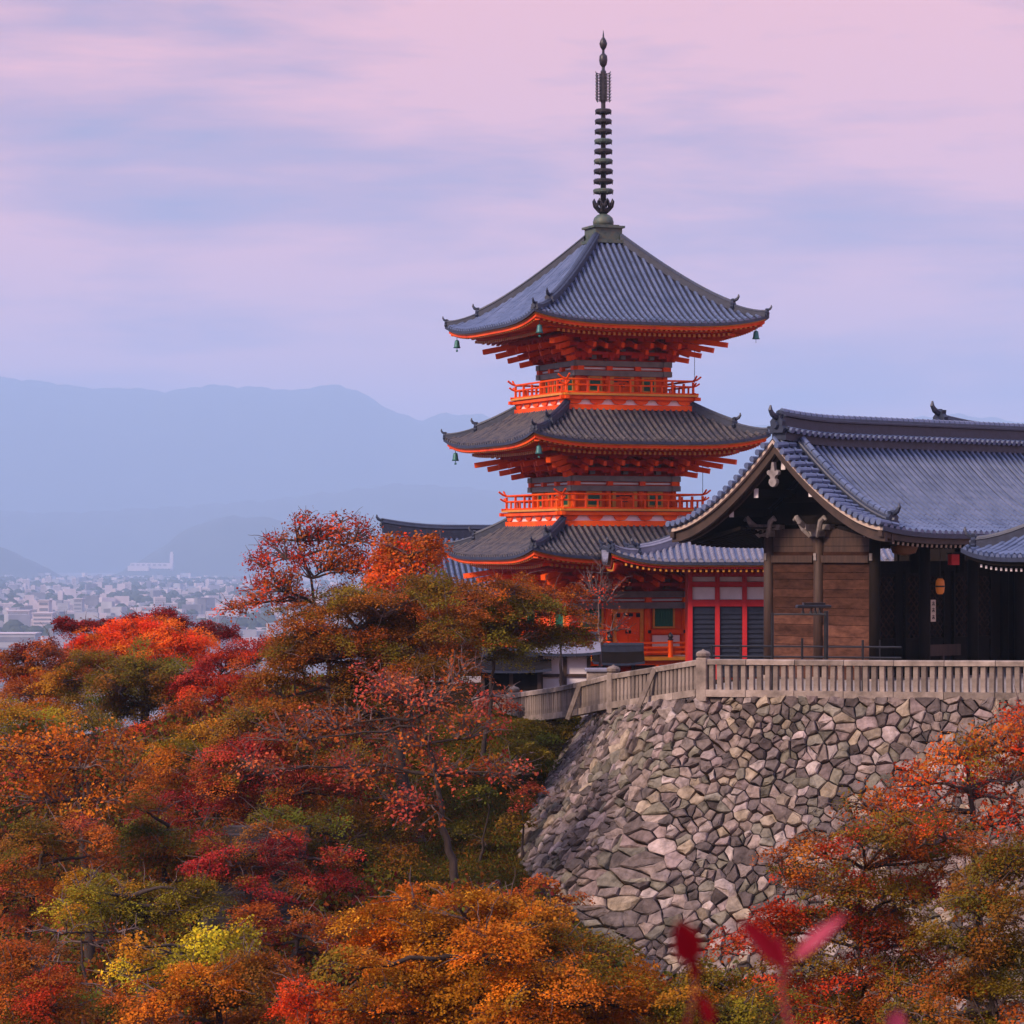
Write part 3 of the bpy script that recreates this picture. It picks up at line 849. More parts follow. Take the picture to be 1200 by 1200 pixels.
# wind bells hang from the eave corners
bell = MB()
bell.tube([(0, 0, 0), (0, 0, -0.22)], 0.018, 5)
bell.lathe([(0.05, -0.20), (0.11, -0.24), (0.13, -0.36), (0.15, -0.52), (0.19, -0.60), (0.17, -0.61), (0.04, -0.5)], n=14)
bell.tube([(0, 0, -0.5), (0, 0, -0.72)], 0.014, 4); bell.box((0, 0, -0.75), (0.12, 0.012, 0.10))
bell0 = None
cs, sn = math.cos(PA), math.sin(PA)
for rf, sx, sy, lb in ((S3, 1, -1, 'small bronze wind bell under the topmost pagoda eave on the gate side'),
                       (S3, -1, -1, 'teal wind bell under the near front corner of the topmost pagoda eave'),
                       (S3, -1, 1, 'dark wind bell under the topmost pagoda eave on the valley side'),
                       (S2, -1, -1, 'teal wind bell under the near front corner of the middle pagoda eave'),
                       (S2, -1, 1, 'dark wind bell under the middle pagoda eave on the valley side')):
    q = rf.A - 0.42; x, y_ = sx * q, sy * q
    loc = (PL.x + x * cs - y_ * sn, PL.y + x * sn + y_ * cs, rf.ze + rf.lift(0.4, 0.4) - 0.42)
    if bell0 is None: b_ = bell0 = bell.build('wind_bell', M['bell'], None, True)
    else: b_ = bell0.copy(); COL.objects.link(b_)
    b_.location = loc; b_.rotation_euler = (0, 0, PA + sx)
    tag(b_, lb, 'wind bell', 'wind bells of the pagoda')

# ------------------------------------------------------------------ terrace, rubble wall, stone fence
def catmull(pts, n):
    pts = [Vector(p) for p in pts]; res = []
    ext = [pts[0] * 2 - pts[1]] + pts + [pts[-1] * 2 - pts[-2]]
    for i in range(1, len(ext) - 2):
        for j in range(n):
            t_ = j / n; a, b, c, d = ext[i - 1], ext[i], ext[i + 1], ext[i + 2]
            res.append(0.5 * ((2 * b) + (c - a) * t_ + (2 * a - 5 * b + 4 * c - d) * t_ * t_ + (3 * b - a - 3 * c + d) * t_ ** 3))
    res.append(pts[-1]); return res
FT = [(1420, 89.2, 816), (1300, 90.6, 818.0), (1060, 93.8, 816.0), (820, 97.0, 813.0)]        # foot of the fence: (px, depth, py)
FL = [(820, 97.0, 813.0), (716, 103.0, 828.0), (688, 107.5, 834.0), (655, 112.0, 839.5), (602, 118.5, 845.5), (556, 123.0, 849.0)]
foot_r = [P(a, c, b) for a, b, c in FT]; foot_l = [P(a, c, b) for a, b, c in FL]

wp_top = catmull([P(1700, 818, 84.5), P(1420, 818, 89.0), P(1060, 817, 93.6), P(860, 815, 96.4), P(790, 819, 98.0), P(728, 828, 102.2), P(703, 834, 107.0), P(692, 839, 113.0), P(686, 843, 121.0)], 14)
arc = [0.0]
for i in range(1, len(wp_top)): arc.append(arc[-1] + (wp_top[i] - wp_top[i - 1]).length)
arc = np.array(arc); WX = np.array([(p.x, p.y, p.z) for p in wp_top])
tg = np.gradient(WX[:, :2], axis=0); tg /= np.linalg.norm(tg, axis=1, keepdims=True)
nrm = np.stack([-tg[:, 1], tg[:, 0]], 1)                 # outward: towards the viewer
if nrm[10, 1] > 0: nrm = -nrm
for _ in range(6):
    nrm[1:-1] = (nrm[:-2] + nrm[1:-1] * 2 + nrm[2:]) / 4
nrm /= np.linalg.norm(nrm, axis=1, keepdims=True)
WL = float(arc[-1]); WD = 9.6
def wall_pt(s_, d, out_=0.0):
    """point on the battered face, s along the top edge, d below it, 'out' proud of it"""
    x = np.interp(s_, arc, WX[:, 0]); y_ = np.interp(s_, arc, WX[:, 1]); z = np.interp(s_, arc, WX[:, 2])
    n0 = np.interp(s_, arc, nrm[:, 0]); n1 = np.interp(s_, arc, nrm[:, 1]); l = math.hypot(n0, n1)
    dd = max(d, 0.0); kk = 1 + 0.80 * min(1.0, max(0.0, (s_ - WL * 0.46) / (WL * 0.30))); o = kk * (0.40 * dd + 0.022 * dd * dd)
    sl = 0.40 + 0.040 * dd; k = 1 / math.sqrt(1 + sl * sl)
    o += out_ * k
    return (x + n0 / l * o, y_ + n1 / l * o, z - d + out_ * sl * k)

# stone cells: jittered courses, Voronoi-clipped
rs = random.Random(5)
seeds = []; big = []
d = 0.0; r_ = 0
while d < WD + 0.4:
    rowh = rs.uniform(0.21, 0.34); s_ = -0.5 + rs.uniform(0, 0.5)
    while s_ < WL + 0.5:
        w_ = rs.choice((0.20, 0.26, 0.32, 0.40, 0.48, 0.60, 0.78)) * rs.uniform(0.85, 1.12)
        seeds.append((s_ + w_ / 2, d + rowh / 2 + rs.uniform(-0.12, 0.12)))
        if rs.random() < 0.22: seeds.append((s_ + w_ * 0.95, d + rowh * rs.uniform(0.0, 0.25)))
        s_ += w_
    d += rowh * 0.93; r_ += 1
bigs = [p for p in seeds if rs.random() < 0.035]          # here and there a big block
for b_ in bigs:
    R2 = rs.uniform(0.27, 0.38)
    seeds = [p for p in seeds if p is b_ or math.hypot((p[0] - b_[0]) * .8, p[1] - b_[1]) > R2]
SE = np.array(seeds); YS = 1.18
def clip(poly, px_, py_, nx_, ny_):
    res = []; n = len(poly)
    for i in range(n):
        a = poly[i]; b = poly[(i + 1) % n]
        da = (a[0] - px_) * nx_ + (a[1] - py_) * ny_; db = (b[0] - px_) * nx_ + (b[1] - py_) * ny_
        if da <= 0: res.append(a)
        if (da < 0 < db) or (db < 0 < da):
            t_ = da / (da - db); res.append((a[0] + (b[0] - a[0]) * t_, a[1] + (b[1] - a[1]) * t_))
    return res
stv = []; stf = []; stc = []
SEs = SE * np.array([1.0, YS])
pal_st = [(.240, .188, .148), (.195, .158, .132), (.280, .222, .175), (.140, .114, .098), (.225, .172, .146), (.285, .232, .155), (.195, .178, .130), (.340, .285, .235), (.095, .076, .064), (.210, .166, .130), (.16, .145, .10), (.31, .25, .21), (.12, .10, .085)]
for i, (a, b) in enumerate(SEs):
    dist = np.hypot(SEs[:, 0] - a, SEs[:, 1] - b); nb = np.argpartition(dist, 26)[:26]; nb = nb[nb != i]
    poly = [(a - 1.2, b - 1.2), (a + 1.2, b - 1.2), (a + 1.2, b + 1.2), (a - 1.2, b + 1.2)]
    for j in nb:
        q = SEs[j]; poly = clip(poly, (a + q[0]) / 2, (b + q[1]) / 2, q[0] - a, q[1] - b)
        if len(poly) < 3: break
    if len(poly) < 3: continue
    poly = [(p[0], p[1] / YS) for p in poly]
    for (px_, py_, nx_, ny_) in ((0, 0.0, 0, -1), (0, WD, 0, 1), (0.0, 0, -1, 0), (WL, 0, 1, 0)):
        poly = clip(poly, px_, py_, nx_, ny_)
        if len(poly) < 3: break
    if len(poly) < 3: continue
    # drop very short edges
    q = []
    for p in poly:
        if not q or math.hypot(p[0] - q[-1][0], p[1] - q[-1][1]) > 0.05: q.append(p)
    if len(q) > 3 and math.hypot(q[0][0] - q[-1][0], q[0][1] - q[-1][1]) < 0.05: q.pop()
    if len(q) < 3: continue
    # extra points so that edges are not dead straight
    pl = []
    for k in range(len(q)):
        p0, p1 = q[k], q[(k + 1) % len(q)]; pl.append(p0)
        L_ = math.hypot(p1[0] - p0[0], p1[1] - p0[1])
        if L_ > 0.25:
            nn = (p1[1] - p0[1], -(p1[0] - p0[0])); j = -abs(rs.gauss(0, 0.022)) / L_
            t_ = rs.uniform(.35, .65); j = rs.gauss(0, .035); pl.append((p0[0] + (p1[0] - p0[0]) * t_ + nn[0] * j, p0[1] + (p1[1] - p0[1]) * t_ + nn[1] * j))
    cx_ = sum(p[0] for p in pl) / len(pl); cy_ = sum(p[1] for p in pl) / len(pl)
    size = min(1.0, max(math.hypot(p[0] - cx_, p[1] - cy_) for p in pl) / 0.4)
    proud = rs.uniform(-0.035, 0.06); tx, ty = rs.gauss(0, .24), rs.gauss(0, .20)
    gapk = 0.007 + 0.012 * rs.random()
    n = len(pl); o = len(stv)
    rings = ((0.0, -0.30), (0.0, -0.035), (0.014, 0.016), (0.055, 0.034))
    rad = [math.hypot(p[0] - cx_, p[1] - cy_) for p in pl]
    for ins, up in rings:
        for k, p in enumerate(pl):
            f_ = max(0.15, 1 - (gapk + ins * rs.uniform(.7, 1.35)) / max(rad[k], 0.05))
            x, y_ = cx_ + (p[0] - cx_) * f_, cy_ + (p[1] - cy_) * f_
            h = up + proud + ((x - cx_) * tx + (y_ - cy_) * ty + rs.gauss(0, .016) if up > -0.1 else 0)
            stv.append(wall_pt(x, y_, h))
    stv.append(wall_pt(cx_ + rs.gauss(0, .05), cy_ + rs.gauss(0, .04), 0.040 + proud + rs.gauss(0, .014)))
    for r in range(3):
        for k in range(n):
            k2 = (k + 1) % n; stf.append((o + r * n + k, o + (r + 1) * n + k, o + (r + 1) * n + k2, o + r * n + k2))
    for k in range(n):
        stf.append((o + 3 * n + k, o + 4 * n, o + 3 * n + (k + 1) % n))
    c = pal_st[int(rs.random() * len(pal_st))]; g = rs.uniform(0.56, 1.14)
    stc += [(c[0] * g, c[1] * g * .98, c[2] * g * 1.08, 1.0)] * (4 * n + 1)
wall = thing('stone_wall', 'high battered wall of rough pinkish grey rubble stones below the stone fences', 'wall', (WX[40, 0], WX[40, 1], -8.5))
def color_attr(me, cols):
    at = me.color_attributes.new('tint', 'FLOAT_COLOR', 'POINT')
    at.data.foreach_set('color', np.asarray(cols, dtype=np.float32).ravel())
me = bpy.data.meshes.new('stone_facing'); 
me.from_pydata([(a - wall.location.x, b - wall.location.y, c + 8.5) for a, b, c in stv], [], stf); me.update(); color_attr(me, stc)
me.materials.append(M['stone'])
fo = bpy.data.objects.new('stone_facing', me); COL.objects.link(fo); fo.parent = wall
mb = MB()
mb.grid(lambda a, b: tuple(np.array(wall_pt(a, b, -0.17)) - np.array((wall.location.x, wall.location.y, 0))), list(np.linspace(0, WL, 90)), list(np.linspace(0, WD, 16)))
mb.build('wall_core', M['soil'], wall)

# terrace behind the wall: follows the wall top, then falls away to the pagoda
mb = MB(); tp = [tuple(p) for p in wp_top]
nr = 14
for i, p in enumerate(tp):
    for j in range(nr):
        f_ = j / (nr - 1)
        bx = 70 - 78 * (i / (len(tp) - 1)); by = 170
        x = p[0] + (bx - p[0]) * f_; y_ = p[1] + (by - p[1]) * f_
        zz = p[2] - 0.10 if j == 0 else (0.45 - 1.72 * sstep(11, 1.0, x) if y_ < 120 else 0.45 - 1.72 * sstep(19, 11, x))
        mb.v.append((x, y_, zz if j == 0 else min(zz, max(p[2], zz))))
for i in range(len(tp) - 1):
    for j in range(nr - 1):
        a = i * nr + j; mb.f.append((a, a + nr, a + nr + 1, a + 1))
tag(mb.build('terrace_ground', M['gravel'], None, True), kind='structure')

def fence(path, label, step, ht, posts, mat, rail_h=0.17, braces=()):
    root = thing('stone_fence', label, 'fence', tuple(path[0]))
    L = [0.0]
    for i in range(1, len(path)): L.append(L[-1] + (path[i] - path[i - 1]).length)
    PX = np.array([tuple(p) for p in path]); tot = L[-1]
    def at(s_):
        p = Vector([float(np.interp(s_, L, PX[:, k])) for k in range(3)])
        e_ = 0.05
        q = Vector([float(np.interp(min(s_ + e_, tot), L, PX[:, k])) for k in range(3)]) - Vector([float(np.interp(max(s_ - e_, 0), L, PX[:, k])) for k in range(3)])
        return p, math.atan2(q.y, q.x)
    org = Vector((path[0].x, path[0].y, 0))
    def loc(p): return Vector((p.x - org.x, p.y - org.y, p.z))
    pts = [loc(p) for p in path]
    n = max(2, int(tot / 1.55)); samp = [tot * i / n for i in range(n + 1)]
    for i in range(n):
        a, _ = at(samp[i] + 0.012); b, _ = at(samp[i + 1] - 0.012)
        mb = MB()
        zo = ht - rail_h / 2
        mb.sweep([loc(a) + Vector((0, 0, zo)), loc(b) + Vector((0, 0, zo))], [(-.13, -rail_h / 2), (.13, -rail_h / 2), (.13, rail_h * .32), (.09, rail_h / 2), (-.09, rail_h / 2), (-.13, rail_h * .32)])
        mb.build('top_rail', mat, root)
        mb = MB(); mb.sweep([loc(a) + Vector((0, 0, 0.06)), loc(b) + Vector((0, 0, 0.06))], [(-.17, -.14), (.17, -.14), (.17, .08), (-.17, .08)]); mb.build('base_rail', mat, root)
    proto = None; m_ = 0
    s_ = step * 0.6
    while s_ < tot - 0.1:
        if all(abs(s_ - q) > 0.20 for q in posts):
            p, an = at(s_)
            if proto is None:
                mb = MB(); hh = ht - rail_h - 0.13
                mb.box((0, 0, hh / 2), (0.165, 0.17, hh), 0, 0.018); me_ = mb.build('baluster', mat, None); proto = me_; b_ = me_
            else:
                b_ = proto.copy(); COL.objects.link(b_)
            b_.parent = root; b_.location = (p.x - org.x, p.y - org.y, p.z + 0.135 - root.location.z)
            b_.rotation_euler = (rs.gauss(0, .012), rs.gauss(0, .014), an + rs.gauss(0, .04)); m_ += 1
        s_ += step
    for q in posts:
        p, an = at(q); p = loc(p)
        mb = MB(); mb.box((p.x, p.y, p.z + (ht + 0.02) / 2 - 0.1), (0.36, 0.36, ht + 0.26), an, 0.02)
        po = mb.build('post', mat, root)
        mb = MB(); z0 = p.z + ht + 0.04
        mb.lathe([(0.16, z0), (0.22, z0 + .06), (0.23, z0 + .14), (0.17, z0 + .20), (0.05, z0 + .235), (0.03, z0 + .27)], (p.x, p.y, 0), 10)
        mb.build('post_cap', mat, po)
    for q, side in braces:
        p, an = at(q); p = loc(p); nx_, ny_ = math.sin(an), -math.cos(an)
        if ny_ > 0: nx_, ny_ = -nx_, -ny_
        mb = MB(); mb.bar((p.x + nx_ * .14, p.y + ny_ * .14, p.z + ht * 0.92), (p.x + nx_ * .55 + math.cos(an) * side, p.y + ny_ * .55 + math.sin(an) * side, p.z - 0.25), 0.13, 0.15)
        mb.build('leaning_brace', mat, root)
    return root
path_r = list(reversed(foot_r))
fence(path_r, 'pale granite balustrade running level along the top of the rubble wall', 0.272, 1.10, [0.12], M['granite'])
Lseg = [(foot_l[i + 1] - foot_l[i]).length for i in range(5)]
fence(foot_l, 'stone balustrade running downhill from the corner post to behind the maples', 0.285, 1.08, [Lseg[0] * 0.97, sum(Lseg[:4])], M['granite'], 0.18, [(Lseg[0] * 0.45, 0.35), (sum(Lseg[:2]) + .5, 0.2)])

# dark pipe railing in front of the gate
pr = thing('pipe_railing', 'thin black metal pipe railing in front of the plank gate wall', 'railing', tuple(P(835, 790, 99.5)))
po0 = Vector((pr.location.x, pr.location.y, 0))
def lp(px, py, Y): return P(px, py, Y) - po0
for py0, py1, xa, xb in ((757, 758.5, 832, 1056), (769, 771, 832, 1056), (720, 720, 905, 968)):
    mb = MB(); mb.tube([lp(xa, py0, 99.4), lp(xb, py1, 98.3)], 0.028, 8); mb.build('rail', M['iron'], pr)
for x_, top, r in ((905, 718, .05), (940, 748, .04), (968, 716, .075), (1011, 750, .04), (868, 756, .035), (1031, 750, .02), (834, 756, .035)):
    yy = 99.4 - 1.1 * (x_ - 832) / 224
    a = lp(x_, top, yy); mb = MB(); mb.tube([a, (a.x, a.y, 0.4)], r, 8); mb.build('upright', M['iron'], pr)
fx = thing('floodlight_bank', 'flat dark fixture with small lamps fixed to the railing pole before the planks', 'light fixture', tuple(P(953, 712, 99.0)))
fz = fx.location; mb = MB()
mb.box((0, 0, fz.z + 0.04), (1.10, 0.45, 0.09), 0.1, 0.03); mb.box((0.02, 0, fz.z + 0.12), (0.7, 0.30, 0.08), 0.1); mb.build('lamp_tray', M['iron'], fx)
for q in (-.34, -.08, .06, .2):
    mb = MB(); mb.tube([(q, -.1, fz.z), (q, -.1, fz.z - .12)], 0.025, 6); mb.lathe([(0.03, fz.z - .22), (.06, fz.z - .20), (.05, fz.z - .12)], (q, -.1, 0), 8); mb.build('hanging_lamp', M['iron'], fx)

# ------------------------------------------------------------------ gate with the plank-walled gable
GA = R_(42); GO = P(905, 650, 111.0); GZ = 0.45
gate = thing('temple_gate', 'old timber gate with a swept grey tile roof and weathered plank end wall', 'gate', (GO.x, GO.y, GZ), GA)
gb = lambda mb, n, m, parent=None, sm=False: mb.build(n, m, parent or gate, sm)
GL = 22.0; GB = 5.25
gr = Roof(GL / 2, GB, GB, 5.78, 9.22, 1.55, 0.28, 5.0, True, GL / 2, 0)
groot = gb(gr.sheet(30, 14), 'roof', M['tile_pan'])
def side_rows(rf, step, r, nseg, x_from):
    mb = MB(); full = rf.rows(step, r, nseg); return full
gr.rows(0.325, 0.090, 14).build('cover_tiles', M['tile'], groot)
gr.eave_strip(-0.06, 0.10, -0.20, -0.035).build('eave_tiles', M['tile_dark'], groot)
gr.eave_strip(0.03, 0.22, -0.42, -0.205).build('eave_board', M['barge'], groot)
# main ridge: stacked courses with a round capping
rx = [(x_, 0, 9.12 + 0.22 * max(0, 1 - x_ / 3.5) ** 2) for x_ in [0.35 + (GL - 0.4) * i / 40 for i in range(41)]]
mb = MB(); mb.sweep(rx, [(-.34, -.15), (-.34, .22), (-.46, .24), (-.46, .32), (-.26, .34), (-.26, .70), (-.36, .72), (-.36, .78), (-.16, .80), (-.13, .90), (0, .95), (.13, .90), (.16, .80), (.36, .78), (.36, .72), (.26, .70), (.26, .34), (.46, .32), (.46, .24), (.34, .22), (.34, -.15)])
rd = mb.build('main_ridge', M['tile_dark'], groot)
mb = MB()
for i in range(int(GL / 0.3)):
    x_ = 0.5 + i * 0.3; z = 9.12 + 0.22 * max(0, 1 - x_ / 3.5) ** 2
    for s_ in (-1, 1):
        mb.tube([(x_, s_ * .30, z + .27), (x_, s_ * .56, z + .20)], [.10, .105], 8)
    mb.tube([(x_, 0, z + .90), (x_ + .26, 0, z + .90)], [.135, .115], 8)
mb.build('ridge_cap_tiles', M['tile'], rd)
mb = MB(); ornament(mb, (0.30, 0, 9.55), (-1, 0), 1.15); mb.build('ogre_tile', M['tile_dark'], rd)
for s_ in (-1, 1):
    k = 0 if s_ < 0 else 2
    def gp(x_, w_, dz=0.0): return Vector((x_, s_ * (GB - w_), gr.z(k, (x_ - GL / 2) * (1 if k == 0 else -1), w_) + dz))
    pts = [gp(1.15, 0.55 + (GB - 0.95) * i / 16) for i in range(17)]
    mb = MB(); mb.sweep(pts, [(-.15, -.1), (-.15, .22), (-.20, .24), (-.17, .30), (-.10, .33), (-.08, .42), (0, .46), (.08, .42), (.10, .33), (.17, .30), (.20, .24), (.15, .22), (.15, -.1)]); dr_ = mb.build('descending_ridge', M['tile_dark'], groot)
    mb = MB()
    for i in range(16):
        a, b = pts[i] + Vector((0, 0, .42)), pts[i + 1] + Vector((0, 0, .42)); mb.tube([a, a + (b - a) * .92], [.115, .10], 7)
    mb.build('ridge_cap_tiles', M['tile'], dr_)
    mb = MB(); ornament(mb, pts[0] + Vector((0, 0, 0.12)), (0, s_), 0.95); mb.build('ogre_tile', M['tile_dark'], dr_)
    # verge tiles lying across the gable edge
    mb = MB()
    for i in range(int(GB / 0.27)):
        w_ = 0.05 + i * 0.27
        mb.tube([gp(-0.16, w_, 0.06), gp(0.42, w_, 0.10)], [.115, .10], 8)
        mb.tube([gp(0.50, w_, 0.10), gp(0.86, w_, 0.10)], [.09, .09], 6)
    mb.build('verge_tiles', M['tile'], groot)
    ws = [i / 22 * GB for i in range(23)]
    mb = MB(); mb.sweep([gp(0.10, w_, -0.12) for w_ in ws], [(-.10, -.07), (.10, -.07), (.10, .05), (-.10, .05)]); mb.build('verge_batten', M['pale_trim'], groot)
    mb = MB(); mb.sweep([gp(0.20, w_, -0.20) for w_ in ws], [(-.07, -.36), (.07, -.36), (.07, 0), (-.07, 0)]); mb.build('bargeboard', M['barge'], groot)
    mb = MB(); mb.sweep([gp(0.55, w_, -0.24) for w_ in ws], [(-.06, -.30), (.06, -.30), (.06, 0), (-.06, 0)]); mb.build('inner_bargeboard', M['brown_wood'], groot)
    # boards of the overhang, seen from below
    mb = MB(); mb.grid(lambda a, b: gp(a, b, -0.22), [0.2, 1.4, 2.6], ws); mb.build('verge_soffit', M['dark_wood'], groot)
# pendant
Mx = Matrix.Translation((0.08, 0, 7.55)) @ Matrix.Rotation(R_(90), 4, 'Z')
ol = [(0, -.30), (.14, -.24), (.24, -.10), (.22, .05), (.12, .12), (.20, .26), (.32, .30), (.36, .44), (.26, .52), (.14, .46), (.10, .62), (.06, .9), (-.06, .9), (-.10, .62), (-.14, .46), (-.26, .52), (-.36, .44), (-.32, .30), (-.20, .26), (-.12, .12), (-.22, .05), (-.24, -.10), (-.14, -.24)]
mb = MB(); mb.prism([(a * .8, b * .75 + .12) for a, b in ol], Mx, 0.14); gb(mb, 'gable_pendant', M['carved'])
# gable wall and its beams
XG = 2.5
mb = MB(); pr_ = [(-GB + .9, 6.0)] + [(-(GB - w_), gr.z(0, 0, w_) - 0.30) for w_ in [1.0 + i * (GB - 1.0) / 10 for i in range(11)]] + [((GB - w_), gr.z(0, 0, w_) - 0.30) for w_ in [GB - i * (GB - 1.0) / 10 for i in range(1, 11)]] + [(GB - .9, 6.0)]
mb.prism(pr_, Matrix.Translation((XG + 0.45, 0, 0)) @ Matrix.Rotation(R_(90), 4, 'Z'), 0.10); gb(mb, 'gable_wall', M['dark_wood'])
for y_, z in ((-2.7, 6.55), (2.6, 6.55), (-1.35, 7.25), (1.35, 7.25), (0, 8.25)):
    mb = MB(); mb.box((1.6, y_, z), (2.0, 0.24, 0.30)); b_ = gb(mb, 'purlin', M['dark_wood'])
    mb = MB(); mb.box((0.585, y_, z), (0.03, 0.20, 0.34)); mb.build('purlin_end', M['white'], b_)
mb = MB(); mb.box((XG, 0, 6.28), (0.3, 6.6, 0.34)); gb(mb, 'tie_beam', M['dark_wood'])
mb = MB(); mb.box((XG, 0, 7.1), (0.26, 3.4, 0.32)); gb(mb, 'tie_beam', M['dark_wood'])
# posts
def post(x_, y_, top, mat, r=0.21):
    mb = MB(); mb.tube([(x_, y_, 0.40), (x_, y_, top)], [r, r * 0.96], 16); p = gb(mb, 'post', mat, None, True)
    mb = MB(); mb.lathe([(r * 1.5, .32), (r * 1.55, .42), (r * 1.2, .52)], (x_, y_, 0), 12); mb.build('post_base', M['granite'], p)
    return p
for y_, mt in ((2.5, M['brown_wood']), (0, M['brown_wood']), (-2.7, M['dark_wood'])):
    p = post(XG, y_, 5.92, mt)
    for z in (5.02, 2.2, 1.2):
        pass
    mb = MB(); mb.box((XG - .215, y_, 4.92), (0.05, 0.13, 0.26)); mb.build('nail_cover', M['carved'], p)
    # carved brackets at the post head
    mb = MB(); mb.box((XG, y_, 5.80), (0.62, 0.62, 0.26), 0, 0.06); mb.box((XG, y_, 6.02), (0.30, 1.30, 0.20)); mb.box((XG - .25, y_, 6.02), (1.2, 0.26, 0.2))
    mb.build('bracket', M['carved'] , p)
    mb = MB()
    for q in (-1, 1):
        mb.tube([(XG - .3, y_ + q * .18, 5.66), (XG - .42, y_ + q * .38, 5.92), (XG - .5, y_ + q * .52, 6.22), (XG - .5, y_ + q * .70, 6.36), (XG - .5, y_ + q * .80, 6.26)], [.06, .10, .10, .09, .05], 7)
    mb.tube([(XG - .2, y_, 5.9), (XG - .7, y_, 6.0), (XG - 1.05, y_, 6.2), (XG - 1.2, y_, 6.42)], [.10, .12, .11, .05], 8)
    mb.build('carved_nosing', M['carved'], p)
for i in range(1, 7):
    post(XG + 2.75 * i, -2.7, 5.9, M['dark_wood']); post(XG + 2.75 * i, 2.5, 5.9, M['dark_wood'])
# plank wall between the gable posts
for y0, y1 in ((-2.48, -0.22), (0.22, 2.28)):
    mb = MB(); z = 0.45; hs = [.42, .36, .46, .30, .44, .34, .26, .40, .30, .36, .26, .34]; i = 0
    while z < 4.7:
        h = hs[i % 12]; i += 1
        mb.box((XG + 0.02 + rs.uniform(-.014, .014), (y0 + y1) / 2, z + h / 2), (0.10, y1 - y0, h - 0.014))
        z += h
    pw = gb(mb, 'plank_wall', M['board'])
    pc = []
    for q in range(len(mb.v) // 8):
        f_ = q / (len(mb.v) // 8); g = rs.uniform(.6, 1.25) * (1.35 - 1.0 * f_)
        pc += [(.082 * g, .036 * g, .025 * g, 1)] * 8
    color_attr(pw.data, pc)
    mb = MB(); mb.box((XG - .02, (y0 + y1) / 2, 4.84), (0.24, y1 - y0, 0.26)); mb.build('wall_rail', M['brown_wood'], pw)
    mb = MB(); z = 4.99
    while z < 5.95: mb.box((XG + 0.03 + rs.uniform(-.01, .01), (y0 + y1) / 2, z + .16), (0.08, y1 - y0, 0.31)); z += .325
    mb.build('upper_boards', M['brown_wood'], pw)
M['lattice'] = noisy('dark_lattice', [(.012, .006, .005), (.045, .022, .015)], 2, .9, spec=.1)  # brown timber darkened evenly to keep the lattice faint
# long sides: lintel beams, eave rafters with white ends, dark interior with a lattice
for s_ in (-1, 1):
    y_ = -2.7 if s_ < 0 else 2.5
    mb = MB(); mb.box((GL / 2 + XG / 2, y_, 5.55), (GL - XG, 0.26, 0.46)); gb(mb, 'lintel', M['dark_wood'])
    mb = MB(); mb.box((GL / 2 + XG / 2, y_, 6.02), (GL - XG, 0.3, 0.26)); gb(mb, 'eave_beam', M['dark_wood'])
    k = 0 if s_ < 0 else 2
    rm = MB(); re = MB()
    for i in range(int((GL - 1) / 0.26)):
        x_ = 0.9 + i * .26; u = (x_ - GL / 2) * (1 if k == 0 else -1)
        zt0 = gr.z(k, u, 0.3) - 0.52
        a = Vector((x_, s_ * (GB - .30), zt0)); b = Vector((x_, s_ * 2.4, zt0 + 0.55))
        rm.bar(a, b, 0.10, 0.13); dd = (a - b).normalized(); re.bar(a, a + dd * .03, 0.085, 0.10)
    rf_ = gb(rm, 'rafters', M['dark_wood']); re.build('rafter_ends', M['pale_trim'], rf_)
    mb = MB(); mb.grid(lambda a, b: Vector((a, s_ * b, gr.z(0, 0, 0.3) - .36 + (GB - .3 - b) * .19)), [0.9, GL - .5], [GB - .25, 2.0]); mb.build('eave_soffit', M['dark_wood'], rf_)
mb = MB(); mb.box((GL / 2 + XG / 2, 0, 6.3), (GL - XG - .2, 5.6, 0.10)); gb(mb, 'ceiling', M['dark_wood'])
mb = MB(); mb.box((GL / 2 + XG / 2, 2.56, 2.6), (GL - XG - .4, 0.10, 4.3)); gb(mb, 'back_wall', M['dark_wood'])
for i in range(3):
    x0 = XG + 2.75 * i + .22; x1 = x0 + 2.3
    lt = MB()
    for q in np.arange(-2.2, 4.6, 0.30):
        for dd in (1, -1):
            # diagonal bars clipped to the panel
            za, zb_ = 1.9, 4.2
            xa = x0 + q if dd > 0 else x1 - q; xb = xa + dd * (zb_ - za)
            a = [xa, za]; b = [xb, zb_]
            def cl(pv, ov):
                for lim in (x0, x1):
                    if (lim == x0 and pv[0] < x0) or (lim == x1 and pv[0] > x1):
                        t_ = (lim - ov[0]) / (pv[0] - ov[0]) if abs(pv[0] - ov[0]) > 1e-6 else 0
                        pv = [lim, ov[1] + (pv[1] - ov[1]) * t_]
                return pv
            if max(xa, xb) < x0 + .05 or min(xa, xb) > x1 - .05: continue
            a2 = cl(a, b); b2 = cl(b, a)
            lt.bar((a2[0], -1.52 + dd * .02, a2[1]), (b2[0], -1.52 + dd * .02, b2[1]), 0.035, 0.045)
    lo = gb(lt, 'lattice_screen', M['lattice'])
    mb = MB()
    for z in (1.85, 4.25): mb.box(((x0 + x1) / 2, -1.52, z), (x1 - x0, .14, .12))
    mb.box(((x0 + x1) / 2, -1.50, 1.15), (x1 - x0, .08, 1.3))
    for q in (x0 + .06, x1 - .06): mb.box((q, -1.53, 2.6), (.12, .15, 3.6))
    mb.build('screen_frame', M['dark_wood'], lo)
mb = MB(); mb.box((XG + 4.6, -2.0, 1.45), (2.0, 0.08, 0.42)); mb.box((XG + 4.6, -2.0, 0.9), (.1, .1, 1.0)); gb(mb, 'notice_rail', M['brown_wood'])

def gworld(x_, y_, z): return Vector((GO.x + x_ * math.cos(GA) - y_ * math.sin(GA), GO.y + x_ * math.sin(GA) + y_ * math.cos(GA), z))
